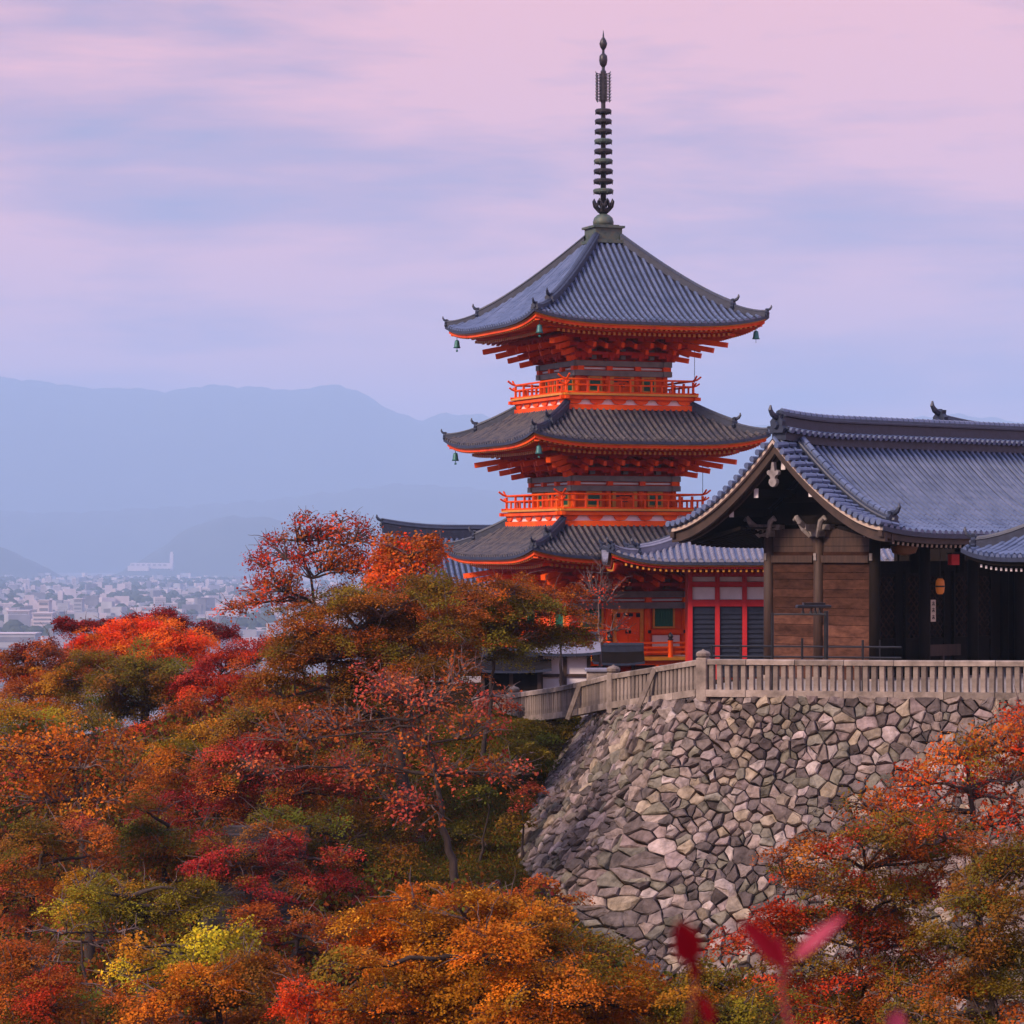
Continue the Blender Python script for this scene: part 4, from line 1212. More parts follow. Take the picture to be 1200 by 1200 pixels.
# name slip on the post: three brushed marks, as unreadable as in the photograph
q = gworld(XG + 2.90, -2.98, 2.55)
sg = thing('paper_sign', 'narrow white upright board with dark brushed marks on a gate post', 'sign', tuple(q), GA - R_(20))
mb = MB(); mb.box((0, 0, q.z + .40), (0.20, 0.03, 0.80)); mb.build('board', M['pale_trim'], sg)
mb = MB()
for z in (.66, .42, .16):
    for a, b, c, d in ((-.06, .05, .06, .05), (-.05, -.01, .05, 0.0), (0, .09, 0, -.08), (-.01, 0, -.06, -.07), (.01, 0, .06, -.07)):
        mb.bar((a, -.019, q.z + z + b), (c, -.019, q.z + z + d), 0.008, 0.022)
mb.build('brushed_marks', M['iron'], sg)
q = gworld(XG + 3.12, -3.12, 3.55)
ln = thing('paper_lantern', 'small glowing amber lantern hanging inside the dark gate', 'lantern', tuple(q), GA)
mb = MB(); mb.lathe([(.09, q.z), (.15, q.z + .08), (.17, q.z + .24), (.165, q.z + .27)], n=12); mb.lathe([(.165, q.z + .31), (.17, q.z + .34), (.15, q.z + .50), (.09, q.z + .58)], n=12); mb.build('lantern_shade', M['lamp'], ln, True)
mb = MB(); mb.lathe([(.178, q.z + .26), (.178, q.z + .32)], n=12); mb.lathe([(.10, q.z + .58), (.08, q.z + .64)], n=12); mb.tube([(0, 0, q.z + .64), (0, 0, 5.4)], .012, 5); mb.build('lantern_frame', M['iron'], ln)
q = gworld(XG + 1.55, -2.75, 4.78)
ln = thing('hanging_lantern', 'round brown gold lantern high under the gate eave by the lintel', 'lantern', tuple(q), GA)
mb = MB(); mb.lathe([(.10, q.z + .2), (.42, q.z + .28), (.50, q.z + .48), (.46, q.z + .66), (.12, q.z + .78)], n=14); mb.build('lantern_body', M['dull_gold'], ln, True)
mb = MB(); mb.lathe([(.14, q.z + .76), (.10, q.z + .84)], n=10); mb.tube([(0, 0, q.z + .84), (0, 0, 6.0)], .015, 5); mb.build('lantern_cap', M['iron'], ln)
q = gworld(XG + 4.15, -2.9, 4.62)
ln = thing('red_box', 'small red box fixed at the beam above the amber lantern', 'box', tuple(q), GA)
mb = MB(); mb.box((0, 0, q.z + .2), (.46, .2, .4), 0, .02); mb.build('box_body', M['crimson'], ln); mb = MB(); mb.box((0, 0, q.z + .43), (.52, .26, .05)); mb.build('box_lid', M['dark_wood'], ln)

# ------------------------------------------------------------------ little tiled roof at the right edge
SO_ = P(1310, 650, 101.0); SA = R_(28)
sgt = thing('small_gate', 'small hipped tile roof with white rafter tips beside the plank gate', 'gate', (SO_.x, SO_.y, 0.4), SA)
sr = Roof(3.6, 3.6, 3.3, 4.95, 6.9, 1.25, 0.30, 3.2)
sroot2 = sr.sheet(20, 8).build('roof', M['tile_pan'], sgt); sr.rows(0.30, 0.098, 9).build('cover_tiles', M['tile'], sroot2)
sr.eave_strip(-0.06, 0.12, -0.18, -0.035).build('eave_tiles', M['tile_dark'], sroot2); sr.eave_strip(0.08, 0.24, -0.34, -0.185).build('eave_board', M['dark_wood'], sroot2)
for k in range(4):
    pts = sr.hip(k, 0.25, 3.25, 10); mb = MB(); mb.sweep(pts, ridge_prof(.17, .38)); h_ = mb.build('hip_ridge', M['tile_dark'], sroot2)
    mb = MB(); ornament(mb, pts[0] + Vector((0, 0, .06)), pts[0] - pts[-1], .85); mb.build('ogre_tile', M['tile_dark'], h_)
mb = MB(); mb.box((0, 0, 6.95), (.9, .9, .5)); mb.build('roof_finial', M['tile_dark'], sroot2)
rm = MB(); re = MB()
for k in range(4):
    for i in range(25):
        u = (i - 12) * .27; c = 3.6 - abs(u)
        if c < .5: continue
        def q3(w_, z): x_, y_ = sr.xy(k, u, w_); return Vector((x_, y_, z + sr.lift(c, w_)))
        rm.bar(q3(.3, 4.50), q3(min(2.2, c), 4.50 + .2 * min(2.2, c)), .09, .12); re.bar(q3(.27, 4.50), q3(.3, 4.50), .08, .10)
r2 = rm.build('rafters', M['dark_wood'], sgt); re.build('rafter_ends', M['white'], r2)
for sx in (-1, 1):
    for sy in (-1, 1):
        mb = MB(); mb.box((sx * 2.0, sy * 2.0, 2.6), (.3, .3, 4.4)); mb.build('post', M['dark_wood'], sgt)
mb = MB(); mb.box((0, 0, 4.72), (4.4, 4.4, .22)); mb.build('ceiling', M['dark_wood'], sgt)
mb = MB(); mb.box((0, 1.9, 2.4), (3.7, .1, 4.2)); mb.build('back_boards', M['dark_wood'], sgt)

# ------------------------------------------------------------------ red and white hall between pagoda and gate
KX0 = P(806, 650, 135.5).x
hall = thing('temple_hall', 'red framed hall with white panels and blue black shutters beside the pagoda', 'building', (KX0 + 8, 140.0, -0.2))
kr = Roof(11.9, 5.9, 5.9, 4.72, 6.85, 1.5, 0.55, 4.0, False, 0, 0)
hx = hall.location.x
# shift so that the left eave corner stands at px 715
kr.cx = (P(715, 650, 133.5).x + 11.9) - hx; kr.cy = -0.5
kroot = kr.sheet(30, 9).build('roof', M['tile'], hall); kr.rows(0.30, 0.098, 9).build('cover_tiles', M['tile_pale'], kroot)
kr.eave_strip(-0.06, 0.12, -0.17, -0.035).build('eave_tiles', M['tile_dark'], kroot); kr.eave_strip(0.06, 0.24, -0.24, -0.175).build('eave_moulding', M['gold'], kroot); kr.eave_strip(0.10, 0.28, -0.34, -0.245).build('eave_board', M['red_deep'], kroot)
for k in range(4):
    lo = kr.hip(k, .05, 1.4, 5); up = kr.hip(k, 1.2, 5.85, 9); mb = MB(); mb.sweep(lo, ridge_prof(.17, .26)); mb.sweep(up, ridge_prof(.2, .42)); h_ = mb.build('hip_ridge', M['tile_pale'] if k == 3 else M['tile_dark'], kroot)
    mb = MB(); ornament(mb, up[0] + Vector((0, 0, .08)), up[0] - up[-1], .85); ornament(mb, lo[0] + Vector((0, 0, .02)), lo[0] - lo[-1], .7); mb.build('ogre_tile', M['tile_dark'], h_)
mb = MB(); mb.sweep([(kr.cx - 6.0, -0.5, 6.8), (kr.cx + 6.0, -0.5, 6.8)], ridge_prof(.26, .55)); mb.build('main_ridge', M['tile_dark'], kroot)
rm = MB(); re = MB()
for k in range(4):
    n = int(2 * kr.half(k) / .25)
    for i in range(n):
        u = -kr.half(k) + .2 + i * .25; c = kr.half(k) - abs(u)
        if c < .5: continue
        def q4(w_, z): x_, y_ = kr.xy(k, u, w_); return Vector((x_, y_, z + kr.lift(c, w_)))
        w2 = min(2.4, c); rm.bar(q4(.2, 4.30), q4(w2, 4.30 + .1 * w2), .09, .11); re.bar(q4(.17, 4.30), q4(.2, 4.30), .09, .11)
r2 = rm.build('rafters', M['red_deep'], hall); re.build('rafter_ends', M['gold'], r2)
mb = MB(); mb.grid(lambda a, b: (kr.cx + a, -0.5 + b, 4.45 + 0.002 * a), [-11.5, 11.5], [-5.5, 5.5]); mb.build('soffit', M['red_deep'], hall)
wl, wr_, wf = KX0 - hx, 14.0, -4.5          # wall left, right and front
mb = MB(); mb.box(((wl + wr_) / 2, -3.05, 1.95), (wr_ - wl - .1, 2.8, 4.9)); mb.build('core_wall', M['red_deep'], hall)
xs_ = [wl + .10, wl + 1.30, wl + 2.50, wl + 3.75, wl + 5.0, wl + 6.25]
for i, x_ in enumerate(xs_):
    mb = MB(); mb.box((x_, wf - .04, 1.9), (.20, .22, 4.8)); mb.build('post', M['crimson'], hall)
zA = lambda py: EYE + (HOR - py) / FPX * 135.5
for py0, py1 in ((671, 675.5), (682, 687.5), (703, 710.5)):
    mb = MB(); mb.box(((wl + wr_) / 2, wf - .03, (zA(py0) + zA(py1)) / 2), (wr_ - wl, .16, zA(py0) - zA(py1))); mb.build('rail', M['crimson'], hall)
for i in range(5):
    x0, x1 = xs_[i] + .11, xs_[i + 1] - .11
    for py0, py1 in ((676, 681.5), (688, 702.5)):
        mb = MB(); mb.box(((x0 + x1) / 2, wf + .02, (zA(py0) + zA(py1)) / 2), (x1 - x0, .08, zA(py0) - zA(py1))); wp_ = mb.build('white_panel', M['white'], hall)
    mb = MB(); mb.box(((x0 + x1) / 2, wf + .02, (zA(711) - .4) / 2), (x1 - x0, .08, zA(711) + .4))
    z = -0.3
    while z < zA(712) - .1: mb.box(((x0 + x1) / 2, wf - .05, z), (x1 - x0, .05, .10)); z += .21
    mb.build('shutter', M['navy'], hall)

# ------------------------------------------------------------------ far hall left of the pagoda
def gable_hall(name, label, loc, rz, L_, B, ze, zt, tile, wall_mat, z0, orn=1.0):
    root = thing(name, label, 'building', (loc[0], loc[1], z0), rz)
    rf = Roof(L_ / 2, B, B, ze, zt, 1.35, 0.5, 5.0, True, L_ / 2, 0)
    r = rf.sheet(20, 9).build('roof', M['tile_pan'], root); rf.rows(.32, .10, 9).build('cover_tiles', tile, r)
    rf.eave_strip(-.06, .15, -.2, -.035).build('eave_tiles', M['tile_dark'], r); rf.eave_strip(.08, .25, -.40, -.205).build('eave_board', M['barge'], r)
    pts = [(x_, 0, zt - .08 + .38 * max(0, 1 - x_ / 4.0) ** 2 + .38 * max(0, 1 - (L_ - x_) / 4.0) ** 2) for x_ in [.1 + (L_ - .2) * i / 30 for i in range(31)]]
    mb = MB(); mb.sweep(pts, ridge_prof(.27, .72)); rd_ = mb.build('main_ridge', M['tile_dark'], r)
    for p, d_ in ((pts[0], -1), (pts[-1], 1)):
        mb = MB(); ornament(mb, Vector(p) + Vector((0, 0, .25)), (d_, 0), orn); mb.build('ogre_tile', M['tile_dark'], rd_)
    for x_ in (.12, L_ - .12):
        for s_ in (-1, 1):
            k = 0 if s_ < 0 else 2
            mb = MB(); mb.sweep([Vector((x_, s_ * (B - w_), rf.z(k, (x_ - L_ / 2) * (1 if k == 0 else -1), w_) - .06)) for w_ in [i / 12 * B for i in range(13)]], [(-.08, -.38), (.08, -.38), (.08, 0), (-.08, 0)]); mb.build('bargeboard', M['barge'], r)
    mb = MB(); o_ = [(-B + 1.2, z0), (-B + 1.2, ze - .1)] + [(0, zt - .5)] + [(B - 1.2, ze - .1), (B - 1.2, z0)]
    mb.prism(o_, Matrix.Translation((L_ / 2, 0, 0)) @ Matrix.Rotation(R_(90), 4, 'Z'), L_ - 2.4); mb.build('wall', wall_mat, root)
    n = max(2, int(L_ / 2.2))
    for i in range(n + 1):
        for s_ in (-1, 1): mb = MB(); mb.box((1.2 + (L_ - 2.4) * i / n, s_ * (B - 1.19), (z0 + ze) / 2), (.22, .2, ze - z0)); mb.build('post', M['dark_wood'], root)
    return root
q = P(446, 650, 172)
gable_hall('tiled_hall', 'dark tiled hall roof behind the dense red cherry tree', (q.x, q.y), R_(9), 15.0, 5.2, 2.9, 6.05, M['tile'], M['brown_wood'], -4.0, .9)
q = P(1108, 650, 124)
gable_hall('ridged_hall', 'roof ridge of a hall rising behind the plank gate', (q.x + .0, q.y + 2.0), R_(35), 16.0, 5.0, 6.2, 9.80, M['tile_dark'], M['dark_wood'], .2, 1.3)
# white-walled hut and its neighbour by the far end of the fence
def hut(name, label, px0, px1, Y, z0, zt, zr, wallm, roofm, depth=3.0, posts=3, rows=True):
    a = P(px0, 650, Y).x; b = P(px1, 650, Y).x; cxx = (a + b) / 2; L_ = b - a
    root = thing(name, label, 'building', (cxx, Y + depth / 2, z0))
    mb = MB(); mb.box((0, 0, (z0 + zt) / 2), (L_, depth, zt - z0)); wl_ = mb.build('wall', wallm, root)
    rf = Roof(L_ / 2 + .5, depth / 2 + .5, depth / 2 + .5, zt - .05, zr, 1.15, .1, 2.0, True)
    r = rf.sheet(8, 5).build('roof', M['tile_pan'] if rows else roofm, root)
    if rows: rf.rows(.28, .09, 5).build('cover_tiles', roofm, r)
    rf.eave_strip(-.04, .12, -.14, -.035).build('eave_tiles', M['tile_dark'], r)
    mb = MB(); mb.sweep([(-L_ / 2 - .5, 0, zr - .05), (L_ / 2 + .5, 0, zr - .05)], ridge_prof(.18, .35)); mb.build('main_ridge', M['tile_dark'], r)
    for i in range(posts):
        mb = MB(); mb.box((-L_ / 2 + L_ * i / (posts - 1), -depth / 2 - .03, (z0 + zt) / 2), (.16, .12, zt - z0)); mb.build('post', M['brown_wood'], root)
    mb = MB(); mb.box((0, -depth / 2 - .02, z0 + (zt - z0) * .62), (L_, .10, .12)); mb.build('rail', M['brown_wood'], root)
    return root
hut('garden_hut', 'low white plastered hut with brown posts behind the dark fence end', 634, 690, 127, -1.6, 1.00, 1.48, M['white'], M['tile_pale'], rows=False)
hut('timber_shed', 'dark brown timber shed under the green maple beside the white hut', 566, 632, 126, -2.2, 0.35, 0.85, M['dark_wood'], M['dark_wood'], rows=False)
hut('prayer_booth', 'small dark roofed booth standing in front of the pagoda door', 708, 742, 137, -1.3, 0.25, 0.75, M['red_deep'], M['dark_wood'], 1.6, rows=False)
q = P(705, 797, 124)
bx_ = thing('water_tank', 'grey box with a pale blue lid behind the stone fence post', 'box', (q.x, q.y, -1.3))
mb = MB(); mb.box((0, 0, -.45), (1.2, .8, 1.5), 0, .04); mb.build('box_body', M['granite'], bx_)
mb = MB(); mb.box((0, 0, .36), (1.36, .95, .12), 0, .03); mb.build('box_lid', M['tile_pale'], bx_)

# ------------------------------------------------------------------ trees
PALETTE = {
    'crimson':   [(.30, .018, .020), (.38, .028, .026), (.24, .014, .020), (.40, .045, .028)],
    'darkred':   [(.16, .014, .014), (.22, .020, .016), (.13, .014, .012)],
    'pinkred':   [(.42, .070, .050), (.48, .090, .050), (.34, .050, .036), (.38, .10, .035)],
    'red':       [(.46, .040, .012), (.54, .060, .014), (.36, .030, .012)],
    'scarlet':   [(.68, .065, .010), (.76, .105, .012), (.60, .045, .012), (.70, .14, .015)],
    'orange':    [(.54, .150, .010), (.62, .185, .012), (.46, .115, .010), (.48, .180, .012), (.38, .15, .012)],
    'amber':     [(.44, .19, .012), (.36, .16, .012), (.50, .24, .016), (.40, .12, .010)],
    'rust':      [(.32, .072, .010), (.38, .095, .012), (.26, .060, .010), (.30, .100, .011)],
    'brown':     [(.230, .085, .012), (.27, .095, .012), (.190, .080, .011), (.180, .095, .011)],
    'olive':     [(.165, .120, .011), (.135, .112, .011), (.20, .125, .011), (.115, .100, .010)],
    'green':     [(.090, .110, .012), (.120, .125, .012), (.070, .085, .010), (.14, .115, .011)],
    'lime':      [(.30, .25, .014), (.24, .22, .014), (.34, .26, .016), (.22, .19, .014)],
    'yellow':    [(.66, .46, .020), (.56, .44, .022), (.70, .40, .018), (.44, .40, .022)],
}
def nrm_(v): return v / np.maximum(np.linalg.norm(v, axis=-1, keepdims=True), 1e-9)

LEAF4 = np.array([(-0.55, 0.0), (0.0, -0.42), (0.62, 0.0), (0.0, 0.42)])
LEAF9 = np.array([(-0.45, 0), (-0.10, -0.14), (-0.12, -0.50), (0.14, -0.20), (0.42, -0.40), (0.36, -0.12), (0.62, 0), (0.36, 0.12), (0.42, 0.40), (0.14, 0.20), (-0.12, 0.50), (-0.10, 0.14)])
def leaf_mesh(name, C_, Nn, size, cols, shape, rng):
    """one small face per leaf"""
    n = len(C_)
    r = rng.normal(size=(n, 3)); e1 = nrm_(np.cross(Nn, r)); e2 = np.cross(Nn, e1)
    k = len(shape)
    V = C_[:, None, :] + (e1[:, None, :] * shape[None, :, 0:1] + e2[:, None, :] * shape[None, :, 1:2]) * size[:, None, None]
    # slight fold along the midrib
    V += Nn[:, None, :] * (np.abs(shape[None, :, 1:2]) * 0.35 * size[:, None, None])
    me = bpy.data.meshes.new(name)
    me.vertices.add(n * k); me.vertices.foreach_set('co', V.astype(np.float32).ravel())
    me.loops.add(n * k); me.loops.foreach_set('vertex_index', np.arange(n * k, dtype=np.int32))
    me.polygons.add(n); me.polygons.foreach_set('loop_start', (np.arange(n) * k).astype(np.int32))
    me.polygons.foreach_set('loop_total', np.full(n, k, dtype=np.int32))
    me.update(calc_edges=True)
    at = me.color_attributes.new('tint', 'FLOAT_COLOR', 'POINT')
    c4 = np.concatenate([cols, np.ones((n, 1))], 1)
    at.data.foreach_set('color', np.repeat(c4, k, axis=0).astype(np.float32).ravel())
    me.materials.append(M['leaf'])
    return me

class Tubes:
    """many thin branches at once"""
    def __init__(s): s.v = []; s.f = []; s.n = 0
    def add(s, pts, r0, r1, n=5):
        pts = np.asarray(pts, float); m = len(pts)
        t = np.gradient(pts, axis=0); t = nrm_(t)
        ref = np.array([0.31, 0.17, 0.93]) if abs(t[0][2]) < 0.8 else np.array([1.0, 0.2, 0.1])
        a = nrm_(np.cross(t, ref)); b = np.cross(t, a)
        rad = np.linspace(r0, r1, m)[:, None, None]
        an = np.arange(n) * 2 * math.pi / n
        ring = pts[:, None, :] + (a[:, None, :] * np.cos(an)[None, :, None] + b[:, None, :] * np.sin(an)[None, :, None]) * rad
        o = s.n; s.v.append(ring.reshape(-1, 3)); s.n += m * n
        i = np.arange(m - 1)[:, None] * n; k = np.arange(n)[None, :]; k2 = (k + 1) % n
        s.f.append(np.stack([o + i + k, o + i + k2, o + i + n + k2, o + i + n + k], -1).reshape(-1, 4))
    def build(s, name, mat, parent):
        V = np.concatenate(s.v); F = np.concatenate(s.f)
        me = bpy.data.meshes.new(name)
        me.vertices.add(len(V)); me.vertices.foreach_set('co', V.astype(np.float32).ravel())
        me.loops.add(len(F) * 4); me.loops.foreach_set('vertex_index', F.astype(np.int32).ravel())
        me.polygons.add(len(F)); me.polygons.foreach_set('loop_start', (np.arange(len(F)) * 4).astype(np.int32))
        me.polygons.foreach_set('loop_total', np.full(len(F), 4, dtype=np.int32))
        me.polygons.foreach_set('use_smooth', np.ones(len(F), dtype=bool))
        me.update(calc_edges=True); me.materials.append(mat)
        o = bpy.data.objects.new(name, me); COL.objects.link(o); o.parent = parent
        return o

def bez(a, b, sag, rng, n=7, wob=0.0):
    a = np.asarray(a, float); b = np.asarray(b, float); L_ = np.linalg.norm(b - a)
    t = np.linspace(0, 1, n)[:, None]
    c = a * 0.5 + b * 0.5 + np.array([0, 0, sag * L_]) + rng.normal(0, 0.06 * L_, 3)
    p = a * (1 - t) ** 2 + 2 * c * t * (1 - t) + b * t * t
    if wob > 0 and n > 2:
        w_ = rng.normal(0, wob * L_ / n, (n, 3)); w_[0] = 0; w_[-1] = 0; p += w_
    return p

N_LEAVES = 0
def tree(name, label, Y, base, lobes, pal, seed, dens=1.0, leaf=0.10, per=150, spray=0.62, flat=0.13, twig=0.5, bark='bark', fine=0, trunk_r=0.16, forkz=None, group=None, depth=0.85, shape=LEAF4, vary=0.35, leafless=0.0, limb_all=True, cat='tree', tilt=0.42, fill=True):
    """lobes: (px, py, rx, ry[, dY[, palette]]) of the crown as seen; every spray is a flat fan of leaves on its own twig"""
    global N_LEAVES
    rng = np.random.default_rng(seed)
    bp = np.array(P(base[0], 650, Y + (base[2] if len(base) > 2 else 0.0)))
    bx, by = bp[0], bp[1]
    bz = base[1] if base[1] is not None else ground_z(bx, by) - 0.15
    root = thing(name, label, cat, (bx, by, bz), 0, group)
    org = np.array((bx, by, bz))
    if name == 'maple_tree' and fill:
        rg = random.Random(seed * 7 + 1)
        keep_ = [l for l in lobes if rg.random() < .68]
        lobes = list(lobes) + [(l[0] + rg.uniform(-.45, .45) * l[2], l[1] + l[3] * rg.uniform(.9, 1.7), l[2] * rg.uniform(.75, 1.0), l[3] * rg.uniform(.7, .95), rg.uniform(0.0, 1.6)) + ((l[5],) if len(l) > 5 else ()) for l in keep_]
    if name == 'maple_tree':
        leaf *= 0.66; per *= 2.0; spray *= 1.0; dens *= .92; fine = max(fine, 2); twig = max(twig, .8)
    Cs, Ns, Ss, Co = [], [], [], []
    ph = rng.uniform(0, 6.28, 6)
    tb = Tubes(); tw = Tubes()
    cen = []
    for lb in lobes:
        dY = lb[4] if len(lb) > 4 and lb[4] is not None else rng.uniform(-1.2, 1.2)
        c = np.array(P(lb[0], lb[1], Y + dY)); s_ = (Y + dY) / FPX
        cen.append((c, lb[2] * s_, lb[3] * s_, lb[5] if len(lb) > 5 else pal))
    allc = np.array([c[0] for c in cen]); mid = allc.mean(0)
    top = allc[:, 2].max(); low = min(c[0][2] - c[2] for c in cen)
    fz = forkz if forkz is not None else max(bz + 0.35 * (low - bz), low - 1.2)
    fz = min(fz, mid[2] - 0.2)
    fork = np.array([bx + (mid[0] - bx) * 0.35, by + (mid[1] - by) * 0.35, max(fz, bz + 0.6)])
    tpts = bez((bx, by, bz), fork, 0.0, rng, 8, 0.10); tb.add(tpts - org, trunk_r * 1.25, trunk_r * 0.85, 8)
    cont = mid + np.array([0, 0, (top - mid[2]) * 0.5])
    lead = bez(fork, cont, 0.05, rng, 9, 0.12); tb.add(lead - org, trunk_r * 0.8, trunk_r * 0.25, 7)
    for c, rx, rz, pl in cen:
        pals = PALETTE[pl] if isinstance(pl, str) else sum((PALETTE[q] for q in pl), [])
        pals = np.array(pals)
        ry = max(rx, rz) * depth
        d2 = np.linalg.norm(lead - c, axis=1) + np.maximum(0, lead[:, 2] - c[2]) * 0.8
        st_ = lead[int(np.argmin(d2 + np.linspace(0.6, 0, len(lead))))]
        if np.linalg.norm(c - st_) > 0.3:
            limb = bez(st_, c + np.array([0, 0, -rz * 0.25]), 0.10, rng, 8, 0.12); tb.add(limb - org, trunk_r * 0.42, trunk_r * 0.13, 6)
        else: limb = lead
        vol = (rx * rz + rx * ry + ry * rz) / 3
        n = max(5, int(vol * 6.2 * dens / (spray * spray)))
        dirs = nrm_(rng.normal(size=(n, 3)) * np.array([1, 1, 0.9]))
        dirs[:, 2] = np.where(dirs[:, 2] < -0.45, -dirs[:, 2], dirs[:, 2])
        rr = 1 - 0.62 * rng.random(n) ** 1.6
        pos = c + dirs * rr[:, None] * np.array([rx, ry, rz]) * rng.uniform(0.74, 1.36, (n, 1))
        sr = spray * rng.uniform(0.55, 1.35, n)
        up = nrm_(np.concatenate([dirs[:, :2] * tilt, np.ones((n, 1))], 1) + rng.normal(0, 0.16, (n, 3)))
        # colour drifts in patches through the crown
        sc_ = 1.15
        fld = np.sin(pos[:, 0] * sc_ + ph[0]) * np.cos(pos[:, 2] * sc_ * 1.7 + ph[1]) + np.sin(pos[:, 1] * sc_ + pos[:, 0] * .5 + ph[2]) * .7 + rng.normal(0, .45, n)
        base_c = pals[np.clip(((fld + 1.7) / 3.4 * len(pals)).astype(int), 0, len(pals) - 1)]
        k_leaf = np.maximum(6, (1.15 * per * (sr / spray) ** 2).astype(int))
        bare = rng.random(n) < leafless
        for i in range(n):
            # twig to the spray
            if rng.random() < twig:
                j = int(np.argmin(np.linalg.norm(limb - pos[i], axis=1) + rng.uniform(0, 0.3, len(limb))))
                q = bez(limb[j], pos[i], 0.08, rng, 6, 0.10)
                tw.add(q - org, 0.030 if not fine else 0.034, 0.010, 4)
                for _ in range(fine):
                    a_ = q[rng.integers(2, 6)]
                    e_ = a_ + nrm_(nrm_(pos[i] - limb[j] + 1e-6) + rng.normal(0, 0.55, 3)) * rng.uniform(0.4, 1.05) * spray * 1.5
                    tw.add(bez(a_, e_, 0.05, rng, 5, 0.12) - org, 0.015, 0.006, 3)
            if bare[i]: continue
            m_ = k_leaf[i]
            u = up[i]; e1 = nrm_(np.cross(u, rng.normal(size=3))); e2 = np.cross(u, e1)
            ra = np.sqrt(rng.random(m_)) * (0.75 + 0.35 * rng.random(m_)); th = rng.random(m_) * 2 * math.pi
            el_ = rng.uniform(0.6, 1.6)
            h = rng.normal(0, flat, m_) - 0.30 * ra ** 2
            p = pos[i] + ((ra * np.cos(th) * el_)[:, None] * e1 + (ra * np.sin(th) / el_)[:, None] * e2 + h[:, None] * u) * sr[i]
            Cs.append(p); Ns.append(nrm_(u + rng.normal(0, 0.40, (m_, 3))))
            Ss.append(leaf * rng.uniform(0.6, 1.3, m_))
            col = base_c[i] * rng.uniform(1 - vary, 1 + vary)
            oth = pals[rng.integers(0, len(pals), m_)]
            mixf = rng.random((m_, 1)) ** 3 * 0.6
            Co.append((col * (1 - mixf) + oth * mixf) * rng.uniform(0.86, 1.14, (m_, 1)))
    tr = tb.build('trunk', M['bark'] if name != 'bare_tree' else M[bark], root)
    if tw.n: tw.build('twigs', M['bark_twig'], tr)
    if Cs:
        C_ = np.concatenate(Cs) - org; N_LEAVES += len(C_)
        me = leaf_mesh('crown', C_, np.concatenate(Ns), np.concatenate(Ss), np.clip(np.concatenate(Co) * np.array([1.17, 1.12, 1.0]), 0, .9), shape, rng)
        o = bpy.data.objects.new('crown', me); COL.objects.link(o); o.parent = root
    return root

CH = dict(flat=0.30, tilt=0.9)                   # loose cherry-like sprays
# ---- beyond the slope, against the town
tree('maple_tree', 'flame orange maple crown catching light below the hazy town', 136, (170, -7.5), [(170, 742, 52, 17), (125, 752, 40, 16), (215, 754, 42, 18), (150, 768, 62, 20), (195, 768, 50, 20), (105, 765, 30, 16, None, ('orange', 'scarlet'))], ('scarlet', 'scarlet', 'orange'), 1, 1.2, .12, 130)
tree('maple_tree', 'dark crimson maple tufts poking over the flame orange crown', 139, (120, -7), [(78, 732, 20, 9), (100, 736, 24, 9), (194, 721, 13, 7), (158, 726, 10, 6), (128, 731, 12, 6), (208, 728, 8, 5), (240, 742, 22, 12), (268, 744, 18, 10)], ('darkred', 'crimson'), 2, 1.2, .12, 120, .5)
tree('maple_tree', 'dusky red maple in front of the town beside the mottled green crown', 133, (30, -7), [(18, 772, 30, 15), (48, 768, 26, 14), (70, 762, 20, 18), (5, 790, 30, 16), (45, 790, 40, 16)], ('darkred', 'rust', 'red'), 3, 1.1, .12, 120)
tree('maple_tree', 'mottled green and gold maple under the flame orange crown', 128, (95, -8), [(95, 778, 38, 18), (75, 795, 40, 18), (120, 790, 35, 20), (40, 812, 50, 20, None, ('rust', 'orange'))], ('amber', 'olive', 'rust'), 4, 1.1, .11, 130)
tree('maple_tree', 'dark olive brown maple below the orange crown', 124, (180, -8), [(180, 792, 48, 26), (140, 805, 45, 24), (215, 805, 38, 26), (170, 828, 55, 24), (120, 830, 40, 22)], ('olive', 'brown', 'green'), 5, 1.15, .11, 140)
tree('maple_tree', 'crimson maple between the olive crown and the big rust maple', 121, (265, -8), [(265, 778, 38, 26), (300, 770, 32, 30), (238, 806, 36, 26), (280, 815, 40, 28), (215, 842, 38, 22)], ('crimson', 'red', 'rust'), 6, 1.15, .11, 140)
tree('maple_tree', 'yellow green maple just above the thin orange cherry tree', 117, (25, -9), [(22, 838, 42, 18), (70, 842, 40, 16), (0, 860, 40, 18), (110, 856, 35, 18, None, ('brown', 'olive'))], ('lime', 'amber', 'olive'), 7, 1.1, .11, 130)
# ---- cherries on the terrace edge, seen against the haze
tree('cherry_tree', 'open red leaved cherry tree standing out against the hazy mountains', 113, (412, -1.4), [(335, 650, 26, 18), (372, 628, 34, 22), (330, 688, 34, 20), (385, 662, 40, 24), (415, 630, 30, 20), (430, 665, 28, 24), (305, 705, 22, 10), (355, 608, 16, 9), (350, 705, 28, 10), (272, 712, 22, 9), (308, 662, 20, 14), (318, 632, 16, 10), (300, 688, 20, 10), (400, 610, 16, 9)], ('red', 'rust', 'red'), 8, 1.15, .095, 40, .44, twig=1.0, fine=2, leafless=.12, trunk_r=.12, forkz=-1.0, **CH)
tree('cherry_tree', 'dense red cherry tree in front of the far hall roof', 109, (478, -1.6), [(470, 648, 36, 24), (496, 646, 26, 17), (512, 642, 20, 12), (455, 672, 34, 22), (500, 668, 30, 20)  , (445, 690, 30, 16)], ('red', 'scarlet', 'rust'), 9, .85, .11, 75, .50, twig=.9, fine=1, trunk_r=.15, forkz=1.0, **CH)
